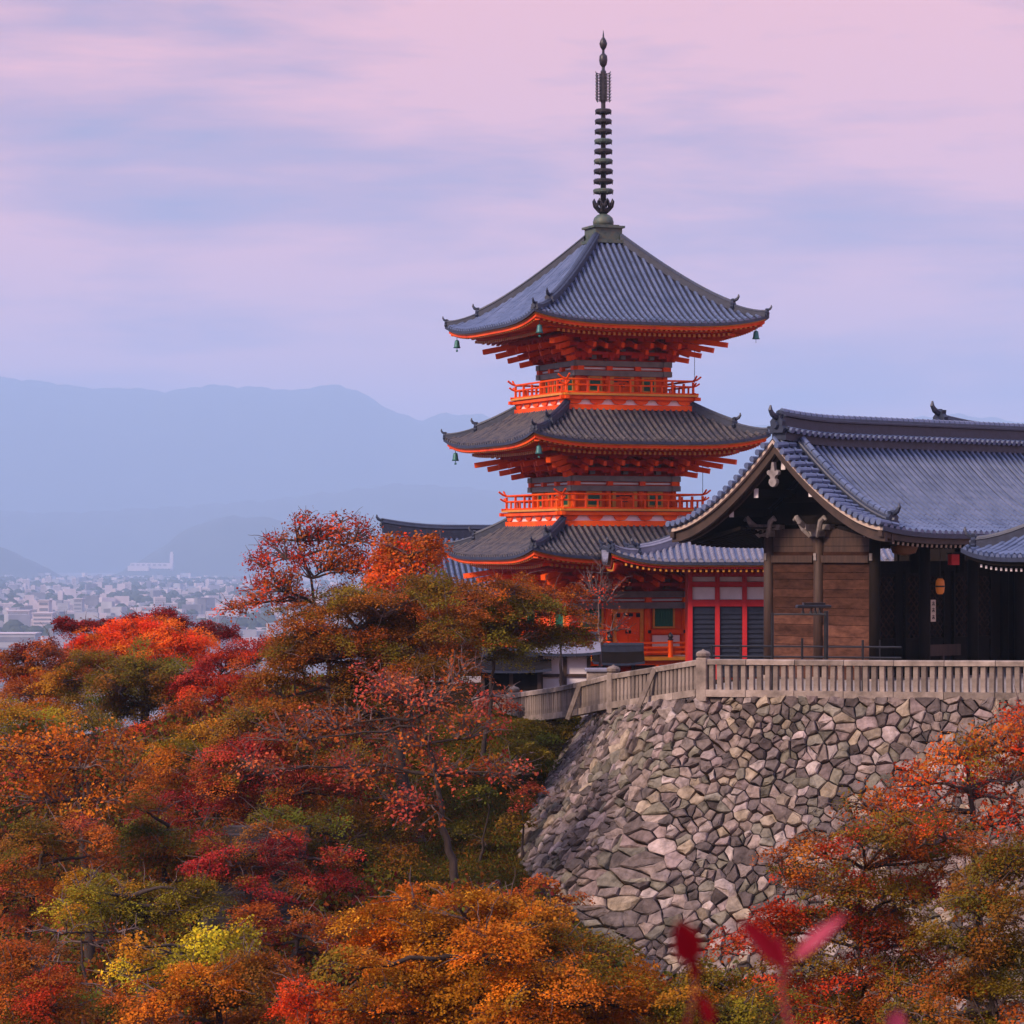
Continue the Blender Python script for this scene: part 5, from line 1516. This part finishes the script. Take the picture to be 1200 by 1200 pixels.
# ---- the big layered maples
tree('maple_tree', 'broadest rust brown maple with layered crown below the open red cherry', 101, (490, -4.5), [(362, 738, 50, 30), (405, 712, 50, 26), (450, 716, 48, 28), (500, 694, 48, 24), (345, 778, 42, 28), (392, 765, 50, 30), (445, 760, 46, 28), (330, 812, 40, 24), (410, 800, 50, 28), (478, 740, 46, 28), (480, 785, 40, 22), (360, 836, 46, 24), (300, 842, 36, 22), (430, 838, 50, 26), (530, 730, 40, 26), (525, 770, 36, 22)], ('rust', 'brown', 'olive', 'rust', 'brown'), 10, 1.25, .105, 170, .66, .12, trunk_r=.22, forkz=-1.2)
tree('maple_tree', 'rust topped maple with green undersides beside the pagoda foot', 108, (562, None), [(545, 704, 42, 22), (590, 690, 42, 18), (632, 698, 40, 18), (662, 716, 30, 20), (615, 716, 46, 18, None, ('green', 'olive', 'rust')), (565, 722, 46, 22, None, ('olive', 'green', 'rust')), (640, 742, 44, 14, None, ('green', 'olive', 'rust')), (525, 748, 40, 24, None, ('olive', 'rust')), (595, 750, 26, 12, None, ('green', 'olive')), (675, 748, 18, 12)], ('rust', 'rust', 'brown', 'red'), 11, 1.05, .10, 160, .62, .12, trunk_r=.08, forkz=0.2, twig=.7)
tree('young_maple', 'slender maple with a forked trunk before the white hut', 116, (658, -1.2), [(655, 752, 22, 8), (630, 756, 16, 7), (682, 756, 14, 7)], ('olive', 'rust'), 12, .7, .09, 70, .40, trunk_r=.10, forkz=.3, twig=1.0)
tree('bare_tree', 'pale thin nearly leafless tree in front of the pagoda door', 128, (704, -1.3), [(690, 690, 18, 22), (712, 700, 20, 24), (690, 728, 16, 16), (722, 735, 18, 18), (704, 668, 12, 10)], ('pinkred', 'red'), 13, .75, .09, 14, .45, twig=1.0, bark='bark_pale', fine=3, leafless=.45, trunk_r=.07, forkz=1.2, **CH)
# ---- middle of the slope
tree('cherry_tree', 'twiggy half bare pinkish red cherry tree on the grass slope by the stone wall', 95, (536, None), [(455, 812, 50, 26), (395, 848, 56, 26), (505, 822, 46, 30), (550, 858, 46, 28), (470, 868, 56, 28), (335, 862, 46, 22), (420, 905, 56, 26), (525, 905, 50, 26), (575, 905, 36, 20), (480, 945, 46, 20), (310, 905, 40, 20), (545, 785, 30, 18), (578, 812, 24, 16), (600, 905, 24, 18)], ('pinkred', 'rust', 'pinkred'), 14, .85, .105, 34, .55, twig=1.0, bark='bark_pale', fine=4, leafless=.22, trunk_r=.125, forkz=-3.4, **CH)
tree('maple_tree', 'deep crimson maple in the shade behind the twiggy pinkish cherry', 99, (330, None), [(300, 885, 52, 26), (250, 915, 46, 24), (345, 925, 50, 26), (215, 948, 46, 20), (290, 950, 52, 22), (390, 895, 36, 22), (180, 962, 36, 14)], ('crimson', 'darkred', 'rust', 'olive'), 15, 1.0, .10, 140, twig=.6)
tree('maple_tree', 'green gold maple sprays between two crimson crowns on the slope', 106, (240, None), [(232, 866, 46, 20), (280, 846, 40, 18), (200, 884, 36, 18), (255, 892, 40, 16), (305, 868, 34, 18), (190, 912, 40, 16, None, ('rust', 'amber'))], ('amber', 'olive', 'lime', 'orange'), 16, 1.1, .105, 140)
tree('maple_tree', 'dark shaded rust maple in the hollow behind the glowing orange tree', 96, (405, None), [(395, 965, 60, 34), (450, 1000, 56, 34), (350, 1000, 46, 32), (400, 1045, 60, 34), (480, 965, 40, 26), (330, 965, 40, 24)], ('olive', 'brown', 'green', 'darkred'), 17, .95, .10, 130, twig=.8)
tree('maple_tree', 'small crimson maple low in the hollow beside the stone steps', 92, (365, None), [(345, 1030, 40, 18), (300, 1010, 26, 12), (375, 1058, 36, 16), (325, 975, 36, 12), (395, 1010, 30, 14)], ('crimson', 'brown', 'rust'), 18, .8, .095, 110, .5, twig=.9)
# ---- left edge
tree('cherry_tree', 'thin orange cherry tree with bare forked limbs above the rose red maple', 90, (104, None), [(62, 872, 46, 24), (30, 905, 42, 26), (100, 895, 46, 26), (135, 872, 34, 20), (60, 935, 50, 24), (120, 935, 40, 22), (10, 875, 34, 20), (150, 910, 26, 18)], ('rust', 'orange', 'pinkred'), 19, .85, .095, 44, .50, twig=1.0, bark='bark_pale', fine=2, leafless=.15, trunk_r=.15, forkz=-5.0, **CH)
tree('maple_tree', 'rose red maple under the thin orange cherry tree', 85, (35, None), [(35, 982, 44, 26), (12, 1020, 36, 26), (75, 1000, 36, 20), (40, 1045, 44, 22), (90, 965, 30, 16), (110, 985, 30, 16, None, ('rust', 'brown'))], ('pinkred', 'rust', 'olive', 'brown'), 20, .95, .095, 110, .55, twig=.8)
tree('maple_tree', 'rust brown maple filling the gap behind the olive crown', 93, (185, None), [(180, 985, 46, 22), (215, 1000, 40, 20), (150, 1000, 40, 20), (245, 985, 30, 20), (165, 945, 36, 18)], ('olive', 'rust', 'green', 'brown'), 21, 1.0, .10, 130)
tree('maple_tree', 'olive yellow maple dome just behind the lemon yellow sprays', 80, (170, None), [(125, 1042, 44, 18), (175, 1050, 44, 20), (105, 1070, 40, 16), (215, 1068, 36, 14), (160, 1080, 50, 16), (95, 1048, 26, 12), (232, 1044, 28, 14), (75, 1062, 26, 12)], ('lime', 'olive', 'lime', 'amber'), 22, 1.15, .09, 150, .55, .12)
tree('maple_tree', 'bright lemon yellow sprays on an open dark branched tree', 75, (215, None), [(250, 1105, 32, 12), (280, 1098, 16, 9), (200, 1118, 36, 14), (165, 1136, 30, 12), (225, 1132, 34, 12), (150, 1110, 24, 10, None, ('orange', 'amber'))], ('yellow', 'yellow', 'lime'), 23, 1.15, .11, 66, .42, twig=1.0, fine=1, leafless=.10, trunk_r=.12, forkz=-6.4, **CH)
tree('bare_shrub', 'grey twiggy shrub with a few pink leaves under the olive yellow dome', 78, (100, None), [(115, 1105, 46, 14), (70, 1092, 36, 12), (145, 1092, 30, 10), (50, 1120, 30, 14)], ('pinkred', 'rust'), 24, .7, .085, 16, .45, twig=1.0, bark='bark_pale', fine=3, leafless=.4, trunk_r=.08, **CH)
tree('maple_tree', 'mixed dark red and olive maple beside the grey twiggy shrub', 70, (35, None), [(30, 1120, 42, 24), (15, 1160, 40, 28), (70, 1150, 46, 24), (55, 1185, 50, 20), (110, 1180, 36, 20, None, ('olive', 'green'))], ('red', 'rust', 'brown', 'rust'), 25, 1.05, .085, 150, .50)
tree('maple_tree', 'rust orange maple in front of the lemon yellow sprays', 66, (255, None), [(285, 1132, 44, 18), (240, 1150, 46, 18), (325, 1130, 24, 14), (200, 1170, 50, 20), (275, 1175, 50, 20), (150, 1185, 44, 18, None, ('olive', 'rust'))], ('rust', 'brown', 'orange'), 26, 1.05, .08, 150, .48, .12)
tree('maple_tree', 'small scarlet maple between the rust orange and glowing orange crowns', 62, (360, None), [(365, 1160, 30, 18), (345, 1180, 26, 18), (385, 1180, 30, 20), (360, 1198, 36, 16)], ('red', 'scarlet', 'rust'), 27, 1.05, .08, 120, .42, twig=.8)
# ---- foreground centre and right
tree('maple_tree', 'large glowing orange maple in front of the grass slope and wall foot', 61, (560, None), [(440, 1072, 30, 18), (485, 1056, 40, 18), (540, 1062, 42, 20), (590, 1070, 40, 22), (640, 1075, 26, 18), (455, 1100, 40, 20), (510, 1100, 50, 26), (575, 1108, 50, 26), (640, 1110, 46, 26), (695, 1122, 42, 22), (420, 1130, 36, 20), (475, 1145, 52, 26), (545, 1150, 56, 30), (620, 1155, 56, 30), (690, 1160, 50, 26), (745, 1152, 34, 22), (440, 1182, 50, 22), (520, 1190, 60, 22), (610, 1195, 60, 24), (700, 1190, 56, 22), (765, 1185, 34, 20)], ('orange', 'amber', 'orange', 'olive'), 28, 1.1, .085, 170, .50, .13, trunk_r=.20)
tree('maple_tree', 'olive gold little maple behind the blurred crimson leaves', 60, (835, None), [(815, 1142, 30, 16), (855, 1155, 34, 18), (800, 1170, 30, 16), (845, 1185, 44, 18), (890, 1180, 34, 20)], ('lime', 'olive', 'amber'), 29, .85, .08, 130, .42, .13)
tree('maple_tree', 'wide rust and olive maple hiding the foot of the stone wall', 66, (1010, None), [(955, 1002, 44, 18), (1010, 985, 46, 22), (1060, 1000, 46, 26), (925, 1035, 40, 20), (975, 1040, 50, 26), (1035, 1045, 52, 30), (1090, 1050, 46, 30), (905, 1072, 36, 16, None, ('red', 'rust')), (960, 1085, 50, 26), (1025, 1095, 56, 30), (1085, 1105, 50, 30), (940, 1125, 50, 24), (1005, 1145, 56, 28), (930, 1165, 44, 24), (1060, 1160, 50, 26), (985, 1190, 56, 22), (1110, 978, 46, 24), (1160, 995, 46, 24), (1052, 965, 36, 16)], ('rust', 'olive', 'red', 'rust', 'brown'), 30, .95, .085, 120, .50, .13, twig=.8, trunk_r=.11, fine=1, bark='bark_pale')
tree('cherry_tree', 'thin scarlet leaved cherry tree standing against the upper stone wall', 72, (1150, None), [(1120, 890, 40, 24), (1165, 868, 36, 22), (1195, 850, 24, 20), (1080, 915, 36, 20), (1140, 930, 46, 26), (1185, 910, 36, 30), (1065, 950, 40, 20), (1110, 965, 44, 22), (1175, 960, 40, 26), (1205, 880, 26, 30), (1020, 945, 34, 14)], ('rust', 'red', 'scarlet', 'rust', 'olive', 'brown'), 31, 1.1, .075, 74, .46, twig=1.0, fine=2, leafless=.18, trunk_r=.15, forkz=-3.2, **CH)
tree('maple_tree', 'dull olive brown maple in front of the wide rust one', 57, (1175, None), [(1155, 1022, 36, 24), (1190, 1000, 30, 26), (1130, 1062, 40, 26), (1180, 1065, 46, 34), (1110, 1105, 36, 22), (1155, 1118, 50, 34), (1200, 1125, 40, 36), (1120, 1160, 50, 28), (1175, 1175, 50, 30), (1075, 1190, 40, 20)], ('olive', 'brown', 'olive', 'rust'), 32, 1.0, .08, 150, .46, .13, twig=.6)
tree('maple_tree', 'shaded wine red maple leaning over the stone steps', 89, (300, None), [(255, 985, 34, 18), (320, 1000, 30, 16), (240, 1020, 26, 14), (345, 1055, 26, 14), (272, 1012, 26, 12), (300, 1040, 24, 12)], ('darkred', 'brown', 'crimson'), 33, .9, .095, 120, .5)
tree('maple_tree', 'dark brown maple low between the lemon tree and the steps', 83, (330, None), [(330, 1085, 36, 16), (300, 1072, 26, 12), (370, 1100, 36, 20), (400, 1090, 26, 20)], ('brown', 'darkred', 'rust'), 34, 1.0, .09, 130, .5)
tree('shrub', 'dark green bush on the slope below the far fence end', 106, (612, None), [(600, 885, 26, 18), (628, 868, 22, 16), (585, 915, 22, 18), (640, 895, 16, 12)], ('green', 'olive'), 35, .8, .09, 110, .45, cat='shrub', trunk_r=.04)
tree('shrub', 'orange red shrub against the foot of the stone wall', 90, (640, None), [(640, 1040, 22, 14), (665, 1055, 22, 14), (610, 1052, 18, 10)], ('orange', 'pinkred', 'rust'), 36, .9, .085, 90, .42, cat='shrub', trunk_r=.06)
tree('shrub', 'low rusty shrub at the wall foot above the blurred leaves', 80, (880, None), [(900, 1098, 30, 16), (860, 1110, 26, 14), (930, 1082, 22, 12)], ('red', 'rust', 'olive'), 37, .8, .085, 80, .42, cat='shrub', trunk_r=.06)
tree('shrub', 'rusty bush on the grass against the outer edge of the stone wall', 101, (612, None), [(612, 940, 20, 14), (600, 965, 20, 12), (622, 925, 12, 10)], ('rust', 'olive', 'pinkred'), 38, .8, .085, 80, .42, cat='shrub', trunk_r=.05)
tree('shrub', 'olive bush hugging the slope under the twiggy cherry', 101, (560, None), [(560, 935, 24, 14), (590, 890, 20, 14), (540, 975, 20, 12), (622, 880, 18, 12), (575, 990, 22, 10)], ('olive', 'green', 'brown'), 39, .8, .085, 80, .42, cat='shrub', trunk_r=.05)
tree('shrub', 'red leaved bush in front of the far fence end', 117, (590, None), [(580, 818, 16, 12), (598, 832, 14, 10), (565, 830, 16, 12)], ('red', 'rust', 'pinkred'), 40, .8, .09, 70, .42, cat='shrub', trunk_r=.05)
tree('shrub', 'dark green bush under the fence where the stone wall ends', 110, (652, -2.2), [(662, 856, 16, 10), (645, 862, 18, 10), (628, 852, 16, 9), (670, 848, 8, 6)], ('green', 'olive', 'green'), 41, .9, .085, 90, .40, cat='shrub', trunk_r=.04)
print('leaves', N_LEAVES)

# ---- undergrowth and grass: nobody could count it
def scatter(name, n, xr, yr, keep, pal, size, seed, up=0.35, hgt=(0.0, 0.5), stretch=1.0):
    rng = np.random.default_rng(seed)
    x = rng.uniform(*xr, n); y_ = rng.uniform(*yr, n)
    m_ = keep(x, y_); x, y_ = x[m_], y_[m_]; n = len(x)
    z = np.array([ground_z(a, b) for a, b in zip(x, y_)]) + rng.uniform(*hgt, n) * (0.4 + 0.6 * np.abs(np.sin(x * 1.3) * np.cos(y_ * 1.7)))
    nn = nrm_(rng.normal(0, 1, (n, 3)) + np.array([0, 0, up]))
    pals = np.array(sum((PALETTE[q] for q in pal), []))
    cols = pals[rng.integers(0, len(pals), n)] * rng.uniform(0.5, 1.1, (n, 1))
    shp = LEAF4 * np.array([1.0, stretch])
    me = leaf_mesh(name, np.stack([x, y_, z], 1), nn, size * rng.uniform(.6, 1.4, n), cols, shp, rng)
    o = bpy.data.objects.new(name, me); COL.objects.link(o); return tag(o, kind='stuff')
scatter('undergrowth', 260000, (-26, 22), (50, 132), lambda x, y_: (np.abs(x) < y_ * 0.19 + 2) & ~((x > 1.5) & (y_ > 91)) & ~((np.abs(x + 7.85) < 1.7) & (y_ > 89) & (y_ < 97)) & ~((x > -3.5) & (y_ > 95)), ('olive', 'brown', 'darkred', 'green', 'rust'), 0.15, 61, 0.35, (0.0, 1.1))
scatter('grass', 130000, (-4.5, 3.2), (92, 121), lambda x, y_: np.ones_like(x, bool), ('green', 'olive', 'brown', 'olive'), 0.17, 62, -0.0, (0.0, 0.16), 0.35)
# broken stump on the grass
q = P(570, 1018, 97); q.z = ground_z(q.x, q.y)
stp = thing('tree_stump', 'small dark broken stump lying on the grass near the twiggy cherry', 'stump', tuple(q))
mb = MB(); mb.tube([(-.45, 0, q.z + .12), (-.1, .05, q.z + .16), (.2, 0, q.z + .22), (.42, 0, q.z + .42)], [.09, .13, .16, .10], 8); mb.build('fallen_stem', M['bark'], stp, True)
mb = MB(); mb.tube([(.30, 0, q.z + .3), (.55, -.05, q.z + .05)], [.09, .04], 7); mb.tube([(.1, 0, q.z + .2), (.0, -.1, q.z + .0)], [.07, .04], 7); mb.build('root_stub', M['bark'], stp, True)

# stone steps in the hollow at left
M['step_stone'] = noisy('dark_step_stone', [(0.020, 0.016, 0.018), (0.060, 0.050, 0.052)], 3, .9, spec=.2)  # stone colour darkened evenly so the steps stand out less
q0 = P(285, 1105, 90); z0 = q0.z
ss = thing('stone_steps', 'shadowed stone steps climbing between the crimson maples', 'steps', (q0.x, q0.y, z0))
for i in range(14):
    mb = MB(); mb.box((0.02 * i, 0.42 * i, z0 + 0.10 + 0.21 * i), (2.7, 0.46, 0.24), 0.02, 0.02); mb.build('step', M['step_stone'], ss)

# out-of-focus shrub close to the lens
fg = thing('red_leaf_shrub', 'blurred crimson leaves on thin stems close to the lens', 'shrub', (P(905, 650, 4.4).x, 4.4, 3.3))
fo_ = np.array((fg.location.x, 4.4, 0.0))
tb = Tubes()
def fgp(px, py, Y): return np.array(P(px, py, Y)) - np.array((fg.location.x, 4.4, 3.3))
b0 = np.array((0.03, 0, 0.0)); rngf = np.random.default_rng(3)
tips = [(fgp(818, 1140, 4.5), 'a'), (fgp(918, 1128, 4.35), 'b'), (fgp(930, 1122, 4.3), 'c'), (fgp(1046, 1205, 4.4), 'd')]
node = fgp(916, 1165, 4.35)
tb.add(bez(b0, node, 0, rngf, 9, .02), .007, .004, 6)
tb.add(bez(node, tips[1][0], 0, rngf, 5), .004, .002, 5); tb.add(bez(node, tips[2][0], 0, rngf, 5), .004, .002, 5)
tb.add(bez(b0 + np.array((-.02, .01, 0.2)), tips[0][0], 0.06, rngf, 9, .02), .005, .002, 5); tb.add(bez(b0 + np.array((.02, 0, .3)), tips[3][0], .0, rngf, 7), .004, .002, 5)
m_stem = noisy('red_stem', [(.16, .010, .012), (.24, .018, .018)], 8, .6)
tb.build('stems', m_stem, fg)
leaf_red = noisy('crimson_leaf', [(.26, .004, .012), (.38, .008, .020)], 20, .8, spec=.1); leaf_pink = noisy('rose_leaf', [(.27, .030, .060), (.34, .055, .09)], 20, .7, spec=.1)
def big_leaf(p0, p1, width, face, mat):
    p0 = Vector(p0); p1 = Vector(p1); t_ = (p1 - p0); L_ = t_.length; t_.normalize(); f_ = Vector(face); s_ = t_.cross(f_).normalized(); n_ = s_.cross(t_)
    mb = MB(); prof = [(0, .04), (.12, .34), (.28, .47), (.45, .50), (.62, .43), (.80, .26), (.93, .09), (1, .01)]
    for a, b in prof:
        for q in (-1, -.5, 0, .5, 1):
            mb.v.append(tuple(p0 + t_ * (a * L_) + s_ * (q * b * width) + n_ * (.10 * width * abs(q) - .16 * L_ * (a - .4) ** 2)))
    for i in range(len(prof) - 1):
        for k in range(4): mb.f.append((i * 5 + k, i * 5 + k + 1, i * 5 + k + 6, i * 5 + k + 5))
    me = bpy.data.meshes.new('leaf'); me.from_pydata(mb.v, [], mb.f); me.update(); me.materials.append(mat); me.polygons.foreach_set('use_smooth', [True] * len(mb.f))
    o = bpy.data.objects.new('leaf', me); COL.objects.link(o); o.parent = fg; return o
big_leaf(fgp(812, 1128, 4.5), fgp(793, 1076, 4.46), .046, (0.2, -1, .1), leaf_red)
big_leaf(fgp(818, 1150, 4.5), fgp(806, 1118, 4.44), .024, (0.5, -1, .1), leaf_red)
big_leaf(fgp(918, 1130, 4.35), fgp(864, 1076, 4.3), .036, (0.3, -1, .6), leaf_red)
big_leaf(fgp(914, 1138, 4.35), fgp(912, 1092, 4.42), .034, (0.8, -1, .2), leaf_red)
big_leaf(fgp(930, 1124, 4.3), fgp(992, 1070, 4.28), .025, (-0.2, -.8, .9), leaf_pink)
big_leaf(fgp(1046, 1212, 4.4), fgp(1054, 1182, 4.42), .030, (0.2, -1, .2), leaf_pink)
big_leaf(fgp(835, 1200, 4.42), fgp(818, 1165, 4.4), .022, (0.2, -1, .2), leaf_red)

# ------------------------------------------------------------------ the hazy town in the basin
rc = random.Random(21)
def city_mesh(name, w_, d_, h_, wallm, kind):
    """a far building: body with rows of window bands, roof and a stair head"""
    mb = MB(); mb.box((0, 0, h_ / 2), (w_, d_, h_))
    me = bpy.data.meshes.new(name); 
    if kind == 'pitched':
        mb.v[4:8] = [(-w_ / 2, -d_ / 2, h_), (w_ / 2, -d_ / 2, h_), (w_ / 2, d_ / 2, h_), (-w_ / 2, d_ / 2, h_)]
        o = len(mb.v); mb.v += [(-w_ / 2 - .8, -d_ / 2 - .8, h_ - .1), (w_ / 2 + .8, -d_ / 2 - .8, h_ - .1), (w_ / 2 + .8, d_ / 2 + .8, h_ - .1), (-w_ / 2 - .8, d_ / 2 + .8, h_ - .1), (-w_ / 2 - .8, 0, h_ + d_ * .28), (w_ / 2 + .8, 0, h_ + d_ * .28)]
        nb = len(mb.f); mb.f += [(o, o + 1, o + 5, o + 4), (o + 2, o + 3, o + 4, o + 5), (o + 1, o + 2, o + 5), (o + 3, o, o + 4)]
    else:
        nb = len(mb.f); mb.box((w_ * .18, 0, h_ + 1.6), (w_ * .22, d_ * .4, 3.2)); 
    nf = len(mb.f)
    z = 2.2
    while z < h_ - 1.4:
        mb.box((0, -d_ / 2 - .05, z), (w_ * .92, .3, 1.3)); mb.box((w_ / 2 + .05, 0, z), (.3, d_ * .85, 1.3)); z += 3.3
    me.from_pydata(mb.v, [], mb.f); me.update()
    me.materials.append(wallm); me.materials.append(M['city_roof'])
    mi = [0] * len(mb.f)
    for i in range(nb, nf): mi[i] = 1 if kind == 'pitched' else 0
    for i in range(nf, len(mb.f)): mi[i] = 1
    me.polygons.foreach_set('material_index', mi)
    return me
KINDS_ = [
    ('apartment_block', 'pale flat roofed apartment block with window bands in the hazy town', 'building', 'pale apartment blocks in the hazy town', city_mesh('apartment_block', 34, 14, 20, M['concrete'], 'flat')),
    ('office_tower', 'taller pale office block standing above the roofs of the hazy town', 'building', 'office blocks in the hazy town', city_mesh('office_tower', 24, 18, 33, M['concrete'], 'flat')),
    ('grey_block', 'grey flat roofed block among paler ones in the hazy town', 'building', 'grey blocks in the hazy town', city_mesh('grey_block', 28, 16, 15, M['concrete_grey'], 'flat')),
    ('town_house', 'small pale house with a dark pitched roof in the hazy town', 'house', 'small houses in the hazy town', city_mesh('town_house', 13, 10, 6.5, M['concrete'], 'pitched')),
    ('warehouse', 'long low white hall in the hazy town', 'building', 'long low halls in the hazy town', city_mesh('warehouse', 52, 20, 9, M['concrete'], 'pitched')),
]
def place_city(k, x, y_, rz, sx=1, sz=1):
    n, lb, ct, gr_, me = KINDS_[k]
    o = bpy.data.objects.new(n, me); COL.objects.link(o); o.location = (x, y_, -75.0); o.rotation_euler = (0, 0, rz); o.scale = (sx, sx, sz)
    return tag(o, lb, ct, gr_)
cnt = 0
spots_ = []
while cnt < 270:
    px = rc.uniform(-14, 345); t_ = rc.random(); py = 681 + 81 * t_ ** 1.35
    Yd = 80.0 / (py - HOR) * FPX
    if py > 724 and px > 62: continue
    if py > 742: continue
    if px > 205 and py > 716: continue
    if px > 285 and py > 700: continue
    if Yd > 8500: continue
    x = (px - 600) / FPX * Yd
    k = rc.choices(range(5), (36, 12, 18, 24, 10))[0]
    if any(abs(x - a) < 22 and abs(Yd - b) < 26 for a, b in spots_): continue
    spots_.append((x, Yd)); place_city(k, x, Yd, rc.choice((0, .12, .2, 1.57, 1.7)), rc.uniform(.38, .68), rc.uniform(.35, .70)); cnt += 1
# the bigger ones one can tell apart
def landmark(name, label, px0, px1, ytop, ybot, depth, wallm, bands=0, roofm=None, off=0):
    Yd = 80.0 / (ybot - HOR) * FPX
    a, b = P(px0, 650, Yd).x, P(px1, 650, Yd).x; h = (ybot - ytop) / FPX * Yd
    root = thing(name, label, 'building', ((a + b) / 2, Yd, -75))
    mb = MB(); mb.box((0, depth / 2, -75 + h / 2), (b - a, depth, h)); mb.build('walls', wallm, root)
    mb = MB(); mb.box((0, depth / 2, -75 + h + .4), (b - a + 1.6, depth + 1.6, .8)); mb.build('roof', roofm or M['concrete'], root)
    for i in range(bands):
        mb = MB(); mb.box((0, -.2, -75 + h * (i + .5) / bands), (b - a - 2, .3, h / bands * .45)); mb.build('window_band', M['city_roof'], root)
    return root
landmark('long_hall', 'long white roofed hall over a blue grey wall behind the dusky red maple', -30, 41, 743, 768, 30, M['concrete_grey'], 2, M['concrete'])
landmark('banded_office', 'grey banded office block beside the crimson tree tufts in the town', 38, 61, 719, 746, 26, M['concrete'], 6)
landmark('stepped_tower', 'white tower block rising above the banded grey office block', 45, 57, 704, 738, 24, M['concrete'], 5)
landmark('white_block', 'broad white apartment slab beside the white tower block', 8, 34, 716, 740, 24, M['concrete'], 5)
landmark('lavender_slab', 'wide pale slab building behind the flame orange crown', 165, 195, 712, 731, 30, M['concrete'], 4)
landmark('pale_tower', 'narrow pale tower above the crimson tufts of the maple', 86, 96, 702, 724, 24, M['concrete_grey'], 5)
# white building with a tower on the wooded hill
Yd = 10880
hb_ = thing('hilltop_building', 'white long building with one tall tower on the hazy wooded hill', 'building', tuple(P(178, 664, Yd)))
hz_ = hb_.location.z
mb = MB(); mb.box((0, 0, hz_ + 3), (150, 30, 20)); mb.build('long_wing', M['concrete'], hb_)
mb = MB(); mb.box((-45, -19, hz_ - 6), (74, 28, 18)); mb.build('lower_wing', M['concrete'], hb_)
mb = MB(); mb.box((70, 0, hz_ + 16), (12, 15, 60)); mb.box((70, 0, hz_ + 49), (8, 10, 7)); mb.build('tower', M['concrete'], hb_)
mb = MB()
for i in range(7): mb.box((-66 + i * 19, -15.4, hz_ + 6), (11, 1, 7))
mb.build('windows', M['city_roof'], hb_)
# the rest of the town reads as one mass
mb = MB()
for i in range(5200):
    Yd = 2600 * (10800 / 2600) ** rc.random(); half = Yd * .30 + 200
    x = rc.uniform(-half, half); w_ = rc.uniform(9, 26); d_ = rc.uniform(8, 18); h = rc.choice((5, 6, 7, 7, 8, 10, 13, 18)) * rc.uniform(.8, 1.2)
    mb.box((x, Yd, -75 + h / 2), (w_, d_, h), rc.choice((0, .15, .4, 1.3)))
o = mb.build('distant_town', M['concrete']); tag(o, kind='stuff')
o.data.materials.append(M['concrete_grey']); o.data.materials.append(M['city_roof'])
mi = []
for i in range(5200):
    k = rc.choices((0, 1, 2), (5, 4, 4))[0]; mi += [k, 2 if rc.random() < .55 else k, k, k, k, k]
o.data.polygons.foreach_set('material_index', mi)
# dark tree belts in the basin
mb = MB()
for i in range(420):
    Yd = rc.uniform(2700, 9800); half = Yd * .22; x = rc.uniform(-half, half)
    n = rc.randint(4, 10)
    for j in range(n):
        r = rc.uniform(7, 13); cx_, cy_ = x + j * rc.uniform(9, 17), Yd + rc.uniform(-14, 14)
        mb.lathe([(r * .6, 0), (r, r * .5), (r * .8, r * 1.0), (r * .3, r * 1.35)], (cx_, cy_, -76), 7)
o = mb.build('tree_belts', M['forest_far']); tag(o, kind='stuff')
